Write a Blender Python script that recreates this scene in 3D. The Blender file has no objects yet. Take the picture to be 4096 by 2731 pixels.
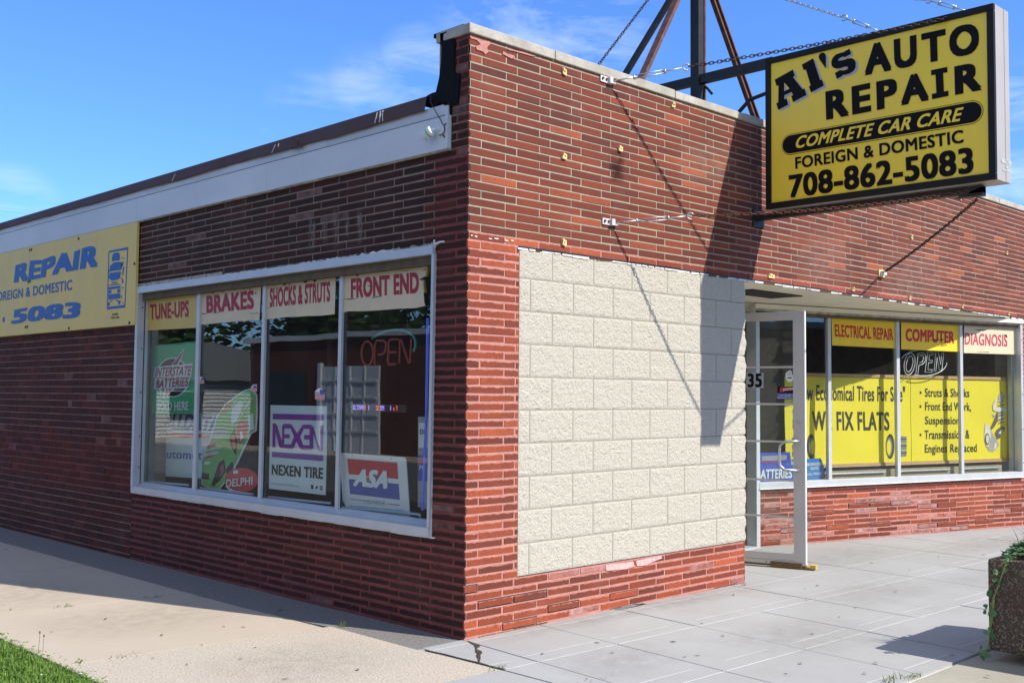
import bpy, bmesh, math, random
from mathutils import Vector, Matrix, noise as mnoise
R = math.radians
rng = random.Random(7)
scene = bpy.context.scene
COL = scene.collection

# ------------------------------------------------------------------ camera
CAM = Vector((-4.395871, -4.832885, 1.447153))
YAW, PITCH, ROLL, FPX = 0.77946, 0.049149, 0.007066, 4366.259
_cy, _sy = math.cos(YAW), math.sin(YAW)
_f = Vector((_sy*math.cos(PITCH), _cy*math.cos(PITCH), math.sin(PITCH)))
_r0 = Vector((_cy, -_sy, 0)); _u0 = _r0.cross(_f)
_r = _r0*math.cos(ROLL) + _u0*math.sin(ROLL)
_u = -_r0*math.sin(ROLL) + _u0*math.cos(ROLL)
cam_data = bpy.data.cameras.new('camera'); cam = bpy.data.objects.new('camera', cam_data)
COL.objects.link(cam); scene.camera = cam
cam_data.sensor_width = 36.0; cam_data.lens = 36.0*FPX/4096
cam_data.clip_start = 0.05; cam_data.clip_end = 2000
cam.matrix_world = Matrix(((_r.x, _u.x, -_f.x, CAM.x), (_r.y, _u.y, -_f.y, CAM.y), (_r.z, _u.z, -_f.z, CAM.z), (0, 0, 0, 1)))

# ------------------------------------------------------------------ sun, sky, exposure
SUN = Vector((0.34, -1.0, 0.955)).normalized()
sl = bpy.data.lights.new('sun', 'SUN'); so = bpy.data.objects.new('sun', sl); COL.objects.link(so)
sl.energy = 4.8; sl.angle = R(0.5); sl.color = (1.0, 0.94, 0.84)
so.rotation_euler = SUN.to_track_quat('Z', 'Y').to_euler(); so.location = (2, -6, 9)
world = bpy.data.worlds.new('World'); scene.world = world; world.use_nodes = True
wt = world.node_tree; wt.nodes.clear()
def wn(t, **k):
    n = wt.nodes.new(t)
    for a, b in k.items(): setattr(n, a, b)
    return n
wout = wn('ShaderNodeOutputWorld'); wbg = wn('ShaderNodeBackground')
sky = wn('ShaderNodeTexSky', sky_type='NISHITA', sun_disc=False)
sky.sun_elevation = math.asin(SUN.z); sky.sun_rotation = math.atan2(SUN.x, SUN.y)
sky.altitude = 200; sky.air_density = 1.0; sky.dust_density = 0.3; sky.ozone_density = 3.0
wbg.inputs[1].default_value = 0.118
tc = wn('ShaderNodeTexCoord')
# wispy cirrus laid out by direction in the sky
def pixdir(x, y):
    d = _r*((x-2048)/FPX) - _u*((y-1365.5)/FPX) + _f
    return d.normalized()
def cloud(px, py, rad, amt):
    d = pixdir(px, py)
    dot = wn('ShaderNodeVectorMath', operation='DOT_PRODUCT'); wt.links.new(tc.outputs['Generated'], dot.inputs[0]); dot.inputs[1].default_value = d
    mr = wn('ShaderNodeMapRange', interpolation_type='SMOOTHERSTEP')
    mr.inputs[1].default_value = math.cos(rad); mr.inputs[2].default_value = 1.0; mr.inputs[3].default_value = 0; mr.inputs[4].default_value = amt
    wt.links.new(dot.outputs['Value'], mr.inputs[0]); return mr.outputs[0]
def fill_cloud(d, rad, amt):
    d = Vector(d).normalized(); dot = wn('ShaderNodeVectorMath', operation='DOT_PRODUCT'); wt.links.new(tc.outputs['Generated'], dot.inputs[0]); dot.inputs[1].default_value = d
    mr = wn('ShaderNodeMapRange', interpolation_type='SMOOTHERSTEP')
    mr.inputs[1].default_value = math.cos(rad); mr.inputs[2].default_value = math.cos(rad*.4); mr.inputs[3].default_value = 0; mr.inputs[4].default_value = amt
    wt.links.new(dot.outputs['Value'], mr.inputs[0]); return mr.outputs[0]
mask = None
# unseen white clouds added behind the view and overhead as neutral fill light
for c in (((-.8, -.1, .62), .75, 1.2), ((-.3, -.75, .6), .6, .9), ((.1, .0, 1), .5, .8)):
    o = fill_cloud(*c)
    if mask is None: mask = o
    else:
        a = wn('ShaderNodeMath', operation='MAXIMUM'); wt.links.new(mask, a.inputs[0]); wt.links.new(o, a.inputs[1]); mask = a.outputs[0]
for c in [(2080, 60, .09, .62), (2330, 150, .08, .6), (1680, 290, .05, .6), (1480, 400, .055, .5), (1250, 490, .055, .42), (1950, 200, .06, .4), (40, 850, .05, .55), (4150, 560, .08, .9)]:
    o = cloud(*c)
    if mask is None: mask = o
    else:
        a = wn('ShaderNodeMath', operation='MAXIMUM'); wt.links.new(mask, a.inputs[0]); wt.links.new(o, a.inputs[1]); mask = a.outputs[0]
mp = wn('ShaderNodeMapping'); mp.inputs['Scale'].default_value = (5.0, 5.0, 17.0); mp.inputs['Rotation'].default_value = (0.35, -0.25, 0.2)
wt.links.new(tc.outputs['Generated'], mp.inputs[0])
nz = wn('ShaderNodeTexNoise'); nz.inputs['Scale'].default_value = 1.6; nz.inputs['Detail'].default_value = 9; nz.inputs['Roughness'].default_value = .62; nz.inputs['Distortion'].default_value = .5
wt.links.new(mp.outputs[0], nz.inputs['Vector'])
nr = wn('ShaderNodeMapRange'); nr.inputs[1].default_value = .42; nr.inputs[2].default_value = .80; wt.links.new(nz.outputs['Fac'], nr.inputs[0])
mu = wn('ShaderNodeMath', operation='MULTIPLY', use_clamp=True); wt.links.new(nr.outputs[0], mu.inputs[0]); wt.links.new(mask, mu.inputs[1])
tint = wn('ShaderNodeMix', data_type='RGBA', blend_type='MULTIPLY'); tint.inputs[0].default_value = 1
wt.links.new(sky.outputs[0], tint.inputs[6]); tint.inputs[7].default_value = (.62, .96, 1.54, 1)
mx = wn('ShaderNodeMix', data_type='RGBA'); wt.links.new(mu.outputs[0], mx.inputs[0]); wt.links.new(tint.outputs[2], mx.inputs[6]); mx.inputs[7].default_value = (5.9, 6.7, 7.6, 1)
fill_veil = fill_cloud((-.5, -.5, .75), 1.35, .50)     # pale haze added out of view to whiten the fill in shade
mx2 = wn('ShaderNodeMix', data_type='RGBA'); wt.links.new(fill_veil, mx2.inputs[0]); wt.links.new(mx.outputs[2], mx2.inputs[6]); mx2.inputs[7].default_value = (4.4, 4.5, 4.5, 1)
wt.links.new(mx2.outputs[2], wbg.inputs[0]); wt.links.new(wbg.outputs[0], wout.inputs[0])
scene.view_settings.view_transform = 'Standard'; scene.view_settings.look = 'None'
scene.view_settings.exposure = 0.47; scene.view_settings.gamma = 1.0; scene.view_settings.use_curve_mapping = False
scene.render.engine = 'CYCLES'
scene.cycles.max_bounces = 8; scene.cycles.transparent_max_bounces = 16; scene.cycles.use_denoising = True
scene.cycles.caustics_reflective = False; scene.cycles.caustics_refractive = False

# ------------------------------------------------------------------ planes of the place (measured from the photograph)
class Plane:
    """local frame on a real surface: u to the right, v up, n outwards"""
    def __init__(s, o, u, v=(0, 0, 1)):
        s.o = Vector(o); s.u = Vector(u).normalized(); s.v = Vector(v).normalized(); s.n = s.u.cross(s.v)
    def pt(s, a, b, d=0.0): return s.o + s.u*a + s.v*b + s.n*d
    def at(s, x, y, d=0.0):
        dr = _r*((x-2048)/FPX) - _u*((y-1365.5)/FPX) + _f
        o = s.o + s.n*d; t = (o-CAM).dot(s.n)/dr.dot(s.n); h = CAM + dr*t - s.o
        return (h.dot(s.u), h.dot(s.v))
def crop(ox, oy, k): return lambda x, y: (ox+x*k, oy+y*k)
FRONT = Plane((0, 0, 0), (1, 0, 0))
SIDE = Plane((0, 0, 0), (0, -1, 0))
SFU = Vector((1, -.279, 0)).normalized()
WIN = Plane((0, .011*1.47, 0), (0, -1, 0), (0, -.011, 1))     # the old side window stands a little out of plumb
STORE = Plane((4.75, 1.04, 0), SFU)
SIGNF = Plane((3.04, 0, 0), (0, -1, 0))
DOORP = Plane((3.58, 1.05, 0), (.27, -.963, 0))
GROUND = Plane((0, 0, 0), (1, 0, 0), (0, 1, 0))

# ------------------------------------------------------------------ materials
MATS = {}
def nodes(name):
    m = bpy.data.materials.new(name); m.use_nodes = True; t = m.node_tree; t.nodes.clear(); MATS[name] = m
    return m, t
def N(t, typ, **k):
    n = t.nodes.new(typ)
    for a, b in k.items(): setattr(n, a, b)
    return n
def rgba(c): return (c[0], c[1], c[2], 1)
def noise_fac(t, scale, detail=4, rough=.55, lo=.35, hi=.65, stretch=None):
    g = N(t, 'ShaderNodeNewGeometry'); v = g.outputs['Position']
    if stretch:
        mp_ = N(t, 'ShaderNodeMapping'); mp_.inputs['Scale'].default_value = stretch; t.links.new(v, mp_.inputs[0]); v = mp_.outputs[0]
    n = N(t, 'ShaderNodeTexNoise'); n.inputs['Scale'].default_value = scale; n.inputs['Detail'].default_value = detail; n.inputs['Roughness'].default_value = rough
    t.links.new(v, n.inputs['Vector'])
    r = N(t, 'ShaderNodeMapRange'); r.inputs[1].default_value = lo; r.inputs[2].default_value = hi; t.links.new(n.outputs['Fac'], r.inputs[0])
    return r.outputs[0]
def mixc(t, fac, a, b, blend='MIX'):
    m = N(t, 'ShaderNodeMix', data_type='RGBA', blend_type=blend)
    for s, x in ((0, fac), (6, a), (7, b)):
        if hasattr(x, 'is_linked') or hasattr(x, 'links'): t.links.new(x, m.inputs[s])
        elif s == 0: m.inputs[0].default_value = x
        else: m.inputs[s].default_value = rgba(x)
    return m.outputs[2]
def math_(t, op, a, b=None, clamp=False):
    m = N(t, 'ShaderNodeMath', operation=op, use_clamp=clamp)
    for i, x in enumerate((a, b)):
        if x is None: continue
        if hasattr(x, 'links'): t.links.new(x, m.inputs[i])
        else: m.inputs[i].default_value = x
    return m.outputs[0]
def finish(t, colr, rough=.6, metal=0, bump=None, bdist=.003, bstr=1.0, emit=None, spec=.5):
    o = N(t, 'ShaderNodeOutputMaterial'); p = N(t, 'ShaderNodeBsdfPrincipled')
    if hasattr(colr, 'links'): t.links.new(colr, p.inputs['Base Color'])
    else: p.inputs['Base Color'].default_value = rgba(colr)
    if hasattr(rough, 'links'): t.links.new(rough, p.inputs['Roughness'])
    else: p.inputs['Roughness'].default_value = rough
    p.inputs['Metallic'].default_value = metal; p.inputs['Specular IOR Level'].default_value = spec
    if emit: p.inputs['Emission Color'].default_value = rgba(emit[0]); p.inputs['Emission Strength'].default_value = emit[1]
    if bump is not None:
        b = N(t, 'ShaderNodeBump'); b.inputs['Distance'].default_value = bdist; b.inputs['Strength'].default_value = bstr
        t.links.new(bump, b.inputs['Height']); t.links.new(b.outputs[0], p.inputs['Normal'])
    t.links.new(p.outputs[0], o.inputs[0])
def plain(name, c, rough=.55, metal=0, var=.12, scale=9.0, bump=0.0, bscale=60, emit=None, spec=.5, c2=None, lo=.35, hi=.65, stretch=None):
    m, t = nodes(name)
    f = noise_fac(t, scale, 6, .6, lo, hi, stretch)
    c2 = c2 or tuple(x*(1-var) for x in c)
    f2 = noise_fac(t, scale*7.3, 3, .6, .3, .7)
    base = mixc(t, f, c, c2)
    base = mixc(t, math_(t, 'MULTIPLY', f2, var*.6), base, tuple(x*.7 for x in c2))
    finish(t, base, rough, metal, noise_fac(t, bscale, 4, .6, .2, .8) if bump else None, bump, 1.0, emit, spec)
    return m

def brick_material(name, ramp, paint, white, darkness=1.0):
    m, t = nodes(name)
    at = N(t, 'ShaderNodeAttribute'); at.attribute_name = 'bk'
    sp = N(t, 'ShaderNodeSeparateColor'); t.links.new(at.outputs['Color'], sp.inputs[0])
    cr = N(t, 'ShaderNodeValToRGB'); cr.color_ramp.interpolation = 'LINEAR'
    e = cr.color_ramp.elements
    while len(e) < len(ramp): e.new(.5)
    for i, (p_, c_) in enumerate(ramp): e[i].position = p_; e[i].color = rgba(c_)
    t.links.new(sp.outputs[0], cr.inputs[0])
    mott = noise_fac(t, 55, 5, .7, .3, .7)
    base = mixc(t, math_(t, 'MULTIPLY', mott, .5), cr.outputs[0], (.075, .024, .018))
    big = noise_fac(t, 1.7, 4, .6, .46, .72)
    base = mixc(t, math_(t, 'MULTIPLY', big, .45), base, (.07, .03, .025))
    # greyish efflorescence bloom
    bl = noise_fac(t, 2.6, 6, .7, .56, .75)
    base = mixc(t, math_(t, 'MULTIPLY', bl, .09), base, (.42, .30, .27))
    uv = N(t, 'ShaderNodeUVMap'); uv.uv_map = 'UVMap'; us = N(t, 'ShaderNodeSeparateXYZ'); t.links.new(uv.outputs[0], us.inputs[0])
    rag = noise_fac(t, 21, 5, .7, .25, .85)
    top = math_(t, 'SUBTRACT', math_(t, 'MULTIPLY', rag, .56), math_(t, 'SUBTRACT', 1.12, us.outputs['Y']))
    rag2 = noise_fac(t, 17, 4, .7, .3, .9)
    bot = math_(t, 'SUBTRACT', math_(t, 'MULTIPLY', rag2, .18), math_(t, 'ADD', us.outputs['Y'], .03))
    msk = math_(t, 'MULTIPLY', math_(t, 'MAXIMUM', top, bot), 14.0, True)
    smear = noise_fac(t, 5.5, 6, .75, .66, .72)
    msk = math_(t, 'MAXIMUM', msk, math_(t, 'MULTIPLY', smear, .75))
    msk = math_(t, 'MULTIPLY', msk, sp.outputs[1])
    base = mixc(t, msk, base, paint)
    # chalky white-wash that only some bricks carry
    wn_ = noise_fac(t, 9, 6, .7, .30, .68)
    base = mixc(t, math_(t, 'MULTIPLY', math_(t, 'MULTIPLY', wn_, sp.outputs[2]), .72), base, white)
    finish(t, base, .82, 0, noise_fac(t, 130, 5, .7, .2, .8), .0016, 1.0, None, .3)
    return m
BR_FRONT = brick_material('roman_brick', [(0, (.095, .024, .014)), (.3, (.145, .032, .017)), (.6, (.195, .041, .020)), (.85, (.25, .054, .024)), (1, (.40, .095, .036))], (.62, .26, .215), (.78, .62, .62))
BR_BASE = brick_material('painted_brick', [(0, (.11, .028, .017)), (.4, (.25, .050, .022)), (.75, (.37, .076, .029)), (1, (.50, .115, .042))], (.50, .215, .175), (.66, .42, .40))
BR_SIDE = brick_material('shade_toned_brick', [(0, (.015, .006, .005)), (.5, (.036, .010, .006)), (.85, (.060, .015, .009)), (1, (.10, .023, .012))], (.25, .062, .052), (.38, .22, .22))  # same brick as the front, with the side wall's shade darkened into its colour
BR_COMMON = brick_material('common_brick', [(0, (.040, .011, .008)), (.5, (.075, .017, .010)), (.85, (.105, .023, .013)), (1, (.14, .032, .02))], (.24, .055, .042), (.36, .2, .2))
M_ = lambda *a, **k: plain(*a, **k)
MORT_L = M_('mortar_light', (.41, .35, .27), .9, var=.25, scale=12, bump=.002)
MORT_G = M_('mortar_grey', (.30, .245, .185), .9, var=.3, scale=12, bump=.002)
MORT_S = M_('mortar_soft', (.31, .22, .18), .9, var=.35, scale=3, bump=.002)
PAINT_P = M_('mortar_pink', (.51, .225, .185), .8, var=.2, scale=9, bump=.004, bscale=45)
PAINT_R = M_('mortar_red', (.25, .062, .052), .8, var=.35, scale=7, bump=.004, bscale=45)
CREAM = M_('split_face_block', (.505, .475, .405), .92, var=.18, scale=70, bump=.0052, bscale=85, c2=(.425, .395, .33))
BLKJ = M_('block_mortar', (.34, .305, .25), .9, var=.2, scale=20, bump=.002)
LIME = M_('coping_stone', (.50, .47, .41), .85, var=.35, scale=5, bump=.002, c2=(.34, .31, .26))
TAR = M_('roof_tar', (.006, .006, .0065), .75, spec=.15, var=.3, scale=8, bump=.006, bscale=25)
WHITEB = M_('white_board', (.66, .70, .74), .5, var=.12, scale=2.0, c2=(.56, .60, .64), bump=.0006, bscale=12, stretch=(1, .3, 1))
BROWNM = M_('brown_metal', (.105, .052, .045), .62, spec=.2, var=.4, scale=2.5, metal=.1, c2=(.11, .07, .065))
ALU = M_('window_aluminium', (.60, .63, .66), .38, metal=.25, var=.1, scale=6)
ALUD = M_('door_aluminium', (.52, .49, .47), .42, metal=.25, var=.08, scale=5)
ALUW = M_('white_flashing', (.80, .79, .76), .5, var=.15, scale=20)
STEELD = M_('dark_steel', (.035, .033, .034), .5, metal=.3, var=.4, scale=12)
STEELB = M_('rusty_brown_steel', (.19, .078, .052), .6, metal=.2, var=.4, scale=14, c2=(.07, .035, .03))
RUST = M_('rusted_chain', (.17, .062, .03), .75, metal=.3, var=.5, scale=60)
RUSTD = M_('dark_chain', (.045, .028, .024), .6, metal=.4, var=.5, scale=60)
GALV = M_('galvanised_steel', (.50, .52, .54), .38, metal=.7, var=.25, scale=40)
WBRK = M_('white_bracket', (.72, .73, .76), .5, var=.2, scale=40)
YCLIP = M_('yellowed_clip', (.74, .50, .13), .6, var=.4, scale=80, c2=(.78, .66, .36))
RUSTS = M_('rust_stain', (.16, .06, .02), .8, var=.5, scale=60)
YSIGN = M_('sign_yellow', (.97, .70, .03), .35, var=.10, scale=1.6, c2=(.90, .66, .06))
SIGNB = M_('sign_frame_black', (.016, .015, .015), .5, var=.2, scale=10, spec=.2)
SIGNC = M_('sign_cabinet', (.42, .385, .355), .45, var=.08, scale=5)
INK = M_('black_vinyl', (.008, .008, .009), .6, var=.05, spec=.12)
GREYV = M_('grey_vinyl', (.42, .43, .47), .5, var=.05)
BANY = M_('banner_faded_yellow', (.80, .60, .17), .5, var=.10, scale=3, c2=(.72, .56, .19), spec=.3)
BLUEV = M_('blue_vinyl', (.025, .115, .38), .5, var=.08)
TUNEY = M_('valance_yellow', (.62, .46, .12), .5, var=.08, scale=4)
PEEL = M_('valance_cream', (.68, .58, .40), .6, var=.1, scale=6)
PEELE = M_('curled_vinyl', (.55, .36, .07), .6, var=.2)
REDV = M_('red_vinyl', (.36, .018, .03), .5, var=.1)
REDB = M_('bright_red_vinyl', (.55, .02, .025), .5, var=.1)
FADER = M_('faded_red_vinyl', (.52, .07, .12), .5, var=.2)
WINY = M_('window_yellow', (.86, .60, .03), .5, var=.06)
LEMON = M_('banner_lemon', (.90, .73, .05), .5, var=.06, scale=1.5)
OLIVE = M_('banner_print_dark', (.050, .050, .032), .6, var=.1)
GREENP = M_('poster_green', (.03, .42, .16), .5, var=.08)
WHITEP = M_('poster_white', (.74, .78, .78), .5, var=.06)
PALEB = M_('poster_pale', (.62, .72, .74), .5, var=.08, scale=3)
PURPLE = M_('poster_purple', (.20, .025, .32), .5, var=.08)
PBLUE = M_('poster_blue', (.07, .09, .36), .5, var=.08)
PRED = M_('poster_red', (.56, .03, .03), .5, var=.08)
LGREEN = M_('poster_lime', (.13, .46, .10), .5, var=.2, scale=9)
MAROON = M_('poster_maroon', (.30, .03, .06), .5, var=.1)
BLUEB = M_('battery_blue', (.035, .065, .52), .5, var=.08)
SKYB = M_('watch_blue', (.04, .20, .52), .5, var=.08)
GREYP = M_('poster_grey', (.33, .35, .38), .5, var=.1)
WOOD = M_('batten_wood', (.58, .36, .18), .7, var=.2, scale=8, stretch=(1, 1, 8))
SOFF = M_('soffit_paint', (.86, .81, .68), .8, var=.10, scale=3.5, bump=.001, bscale=30)
TRIM = M_('weathered_trim', (.58, .54, .46), .85, var=.4, scale=14, bump=.003, bscale=40, c2=(.30, .27, .22))
BROWNU = M_('frame_underside', (.16, .12, .075), .8, var=.4, scale=14)
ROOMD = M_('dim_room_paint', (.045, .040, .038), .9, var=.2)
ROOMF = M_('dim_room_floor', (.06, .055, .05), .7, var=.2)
LEDGE = M_('ledge_wood', (.40, .31, .20), .6, var=.2, scale=5)
RADI = M_('radiator_paint', (.34, .27, .18), .6, var=.3)
NRED = M_('neon_red_glass', (.36, .045, .03), .3, var=.1)
NGRN = M_('neon_green_glass', (.03, .30, .25), .3, var=.1)
NWHT = M_('neon_clear_glass', (.75, .78, .80), .2, var=.1)
NBLU = M_('neon_blue_lit', (.06, .12, .75), .3, var=.05, emit=((.10, .20, 1.0), .16))
NPAL = M_('neon_pale_tube', (.42, .55, .72), .3, var=.1)
LEDB = M_('led_violet', (.2, .1, .6), .5, emit=((.45, .30, 1.0), .9))
LEDR = M_('led_red', (.6, .05, .05), .5, emit=((1.0, .12, .06), 1.2))
LEDC = M_('led_casing', (.03, .03, .03), .5)
BRASS = M_('wedge_bronze', (.20, .12, .045), .5, metal=.3, var=.5, scale=40)
YBLOCK = M_('yellow_plastic', (.58, .40, .07), .5, var=.1)
CONC = M_('front_walk_concrete', (.375, .378, .375), .88, var=.16, scale=1.6, bump=.0014, bscale=200, c2=(.33, .328, .315), lo=.3, hi=.7)
CONCL = M_('joint_concrete', (.60, .60, .585), .9, var=.15, scale=9)
CONCB = M_('side_walk_concrete', (.445, .378, .295), .9, var=.16, scale=1.1, bump=.0015, bscale=160, c2=(.47, .40, .32))
CONCG = M_('verge_concrete', (.36, .345, .28), .9, var=.2, scale=2, bump=.0012, bscale=200)
AGG = M_('exposed_aggregate', (.56, .495, .41), .9, var=.2, scale=85, bump=.003, bscale=120, c2=(.37, .315, .245), lo=.42, hi=.6)
AGGD = M_('patched_asphalt_strip', (.26, .245, .23), .92, var=.35, scale=60, bump=.006, bscale=110)
SOIL = M_('soil', (.075, .055, .035), .95, var=.4, scale=20, bump=.01)
ASPH = M_('asphalt', (.13, .128, .122), .9, var=.3, scale=2, bump=.004)
LAWN = M_('lawn_ground', (.045, .085, .02), .95, var=.4, scale=3, bump=.02, bscale=25)
def speckle(name, c, c2, pale, sc):
    m, t = nodes(name); g = N(t, 'ShaderNodeNewGeometry'); v = N(t, 'ShaderNodeTexVoronoi'); v.inputs['Scale'].default_value = sc; t.links.new(g.outputs['Position'], v.inputs['Vector'])
    sp = N(t, 'ShaderNodeSeparateColor'); t.links.new(v.outputs['Color'], sp.inputs[0])
    base = mixc(t, sp.outputs[0], c, c2); r = N(t, 'ShaderNodeMapRange'); r.inputs[1].default_value = .80; r.inputs[2].default_value = .84; t.links.new(sp.outputs[1], r.inputs[0])
    base = mixc(t, r.outputs[0], base, pale); base = mixc(t, math_(t, 'MULTIPLY', noise_fac(t, 4, 5, .6, .4, .7), .5), base, tuple(x*.5 for x in c))
    d = math_(t, 'SUBTRACT', 1.0, v.outputs['Distance']); finish(t, base, .85, 0, d, .0025, 1.0, None, .3); return m
PLANT = speckle('planter_aggregate', (.125, .088, .062), (.065, .047, .035), (.25, .20, .15), 130)
VSTEM = M_('vine_stem', (.26, .34, .08), .6, var=.2)
ROOFG = M_('roof_gravel', (.15, .14, .13), .95, var=.3, scale=20)
SHING = M_('grey_shingle', (.16, .16, .165), .9, var=.3, scale=14, bump=.008, bscale=30)
SIDING = M_('white_siding', (.72, .73, .72), .6, var=.1)
FARBR = M_('far_brick', (.15, .035, .026), .9, var=.35, scale=8)
GARD = M_('garage_door_white', (.70, .72, .74), .5, var=.08)
DARKW = M_('dark_opening', (.012, .012, .014), .4, var=.1)
BARK = M_('bark', (.07, .05, .035), .9, var=.4, scale=20, bump=.02)
def leafmat(name, c, c2, trans=.35):
    m, t = nodes(name)
    f = noise_fac(t, 30, 3, .6, .3, .7)
    g = N(t, 'ShaderNodeNewGeometry'); rr = g.outputs['Random Per Island']
    base = mixc(t, rr, c, c2); base = mixc(t, math_(t, 'MULTIPLY', f, .35), base, tuple(x*.6 for x in c))
    o = N(t, 'ShaderNodeOutputMaterial'); p = N(t, 'ShaderNodeBsdfPrincipled'); tr = N(t, 'ShaderNodeBsdfTranslucent'); ms = N(t, 'ShaderNodeMixShader')
    p.inputs['Roughness'].default_value = .5; p.inputs['Specular IOR Level'].default_value = .3
    t.links.new(base, p.inputs['Base Color']); t.links.new(base, tr.inputs[0]); ms.inputs[0].default_value = trans
    t.links.new(p.outputs[0], ms.inputs[1]); t.links.new(tr.outputs[0], ms.inputs[2]); t.links.new(ms.outputs[0], o.inputs[0])
    return m
GRASS = leafmat('grass_blade', (.09, .20, .03), (.27, .41, .08))
WEED = leafmat('weed_leaf', (.10, .20, .025), (.22, .28, .06))
VINE = leafmat('vine_leaf', (.06, .17, .06), (.20, .34, .16))
PURL = leafmat('purple_leaf', (.06, .010, .018), (.14, .02, .03))
TREEL = leafmat('tree_leaf', (.035, .075, .014), (.10, .16, .03))
DRY = leafmat('dry_leaf', (.12, .09, .06), (.20, .16, .11), .1)
CLOV = M_('clover_flower', (.75, .68, .66), .8, var=.2)
def glass(name, tintc=(.93, .955, .945), boost=1.0, dust=.013):
    m, t = nodes(name)
    o = N(t, 'ShaderNodeOutputMaterial'); tr = N(t, 'ShaderNodeBsdfTransparent'); tr.inputs[0].default_value = rgba(tintc)
    gl = N(t, 'ShaderNodeBsdfGlossy'); gl.inputs['Roughness'].default_value = .0; gl.inputs[0].default_value = (.97, 1, .99, 1)
    gi = N(t, 'ShaderNodeNewGeometry'); dp = N(t, 'ShaderNodeVectorMath', operation='DOT_PRODUCT'); t.links.new(gi.outputs['Normal'], dp.inputs[0]); t.links.new(gi.outputs['Incoming'], dp.inputs[1])
    cs_ = math_(t, 'SUBTRACT', 1.0, math_(t, 'ABSOLUTE', dp.outputs['Value']), True)
    schlick = math_(t, 'ADD', math_(t, 'MULTIPLY', math_(t, 'POWER', cs_, 5.0), .957), .043)   # same from both sides of the pane
    wv = noise_fac(t, 1.4, 2, .5, .2, .8); b = N(t, 'ShaderNodeBump'); b.inputs['Distance'].default_value = .0012; b.inputs['Strength'].default_value = .5
    t.links.new(wv, b.inputs['Height']); t.links.new(b.outputs[0], gl.inputs['Normal'])
    f = math_(t, 'MULTIPLY', schlick, boost, True)
    ms = N(t, 'ShaderNodeMixShader'); t.links.new(f, ms.inputs[0]); t.links.new(tr.outputs[0], ms.inputs[1]); t.links.new(gl.outputs[0], ms.inputs[2])
    du = N(t, 'ShaderNodeBsdfDiffuse'); du.inputs[0].default_value = (.55, .53, .46, 1); m3 = N(t, 'ShaderNodeMixShader')
    t.links.new(math_(t, 'ADD', math_(t, 'MULTIPLY', noise_fac(t, 3.5, 5, .65, .35, .75, (1, 1, .6)), dust*.7), dust*.6), m3.inputs[0]); t.links.new(ms.outputs[0], m3.inputs[1]); t.links.new(du.outputs[0], m3.inputs[2])
    t.links.new(m3.outputs[0], o.inputs[0]); return m
GLASS = glass('window_glass', boost=1.15)
GLASSD = glass('door_glass', boost=.9)

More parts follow.
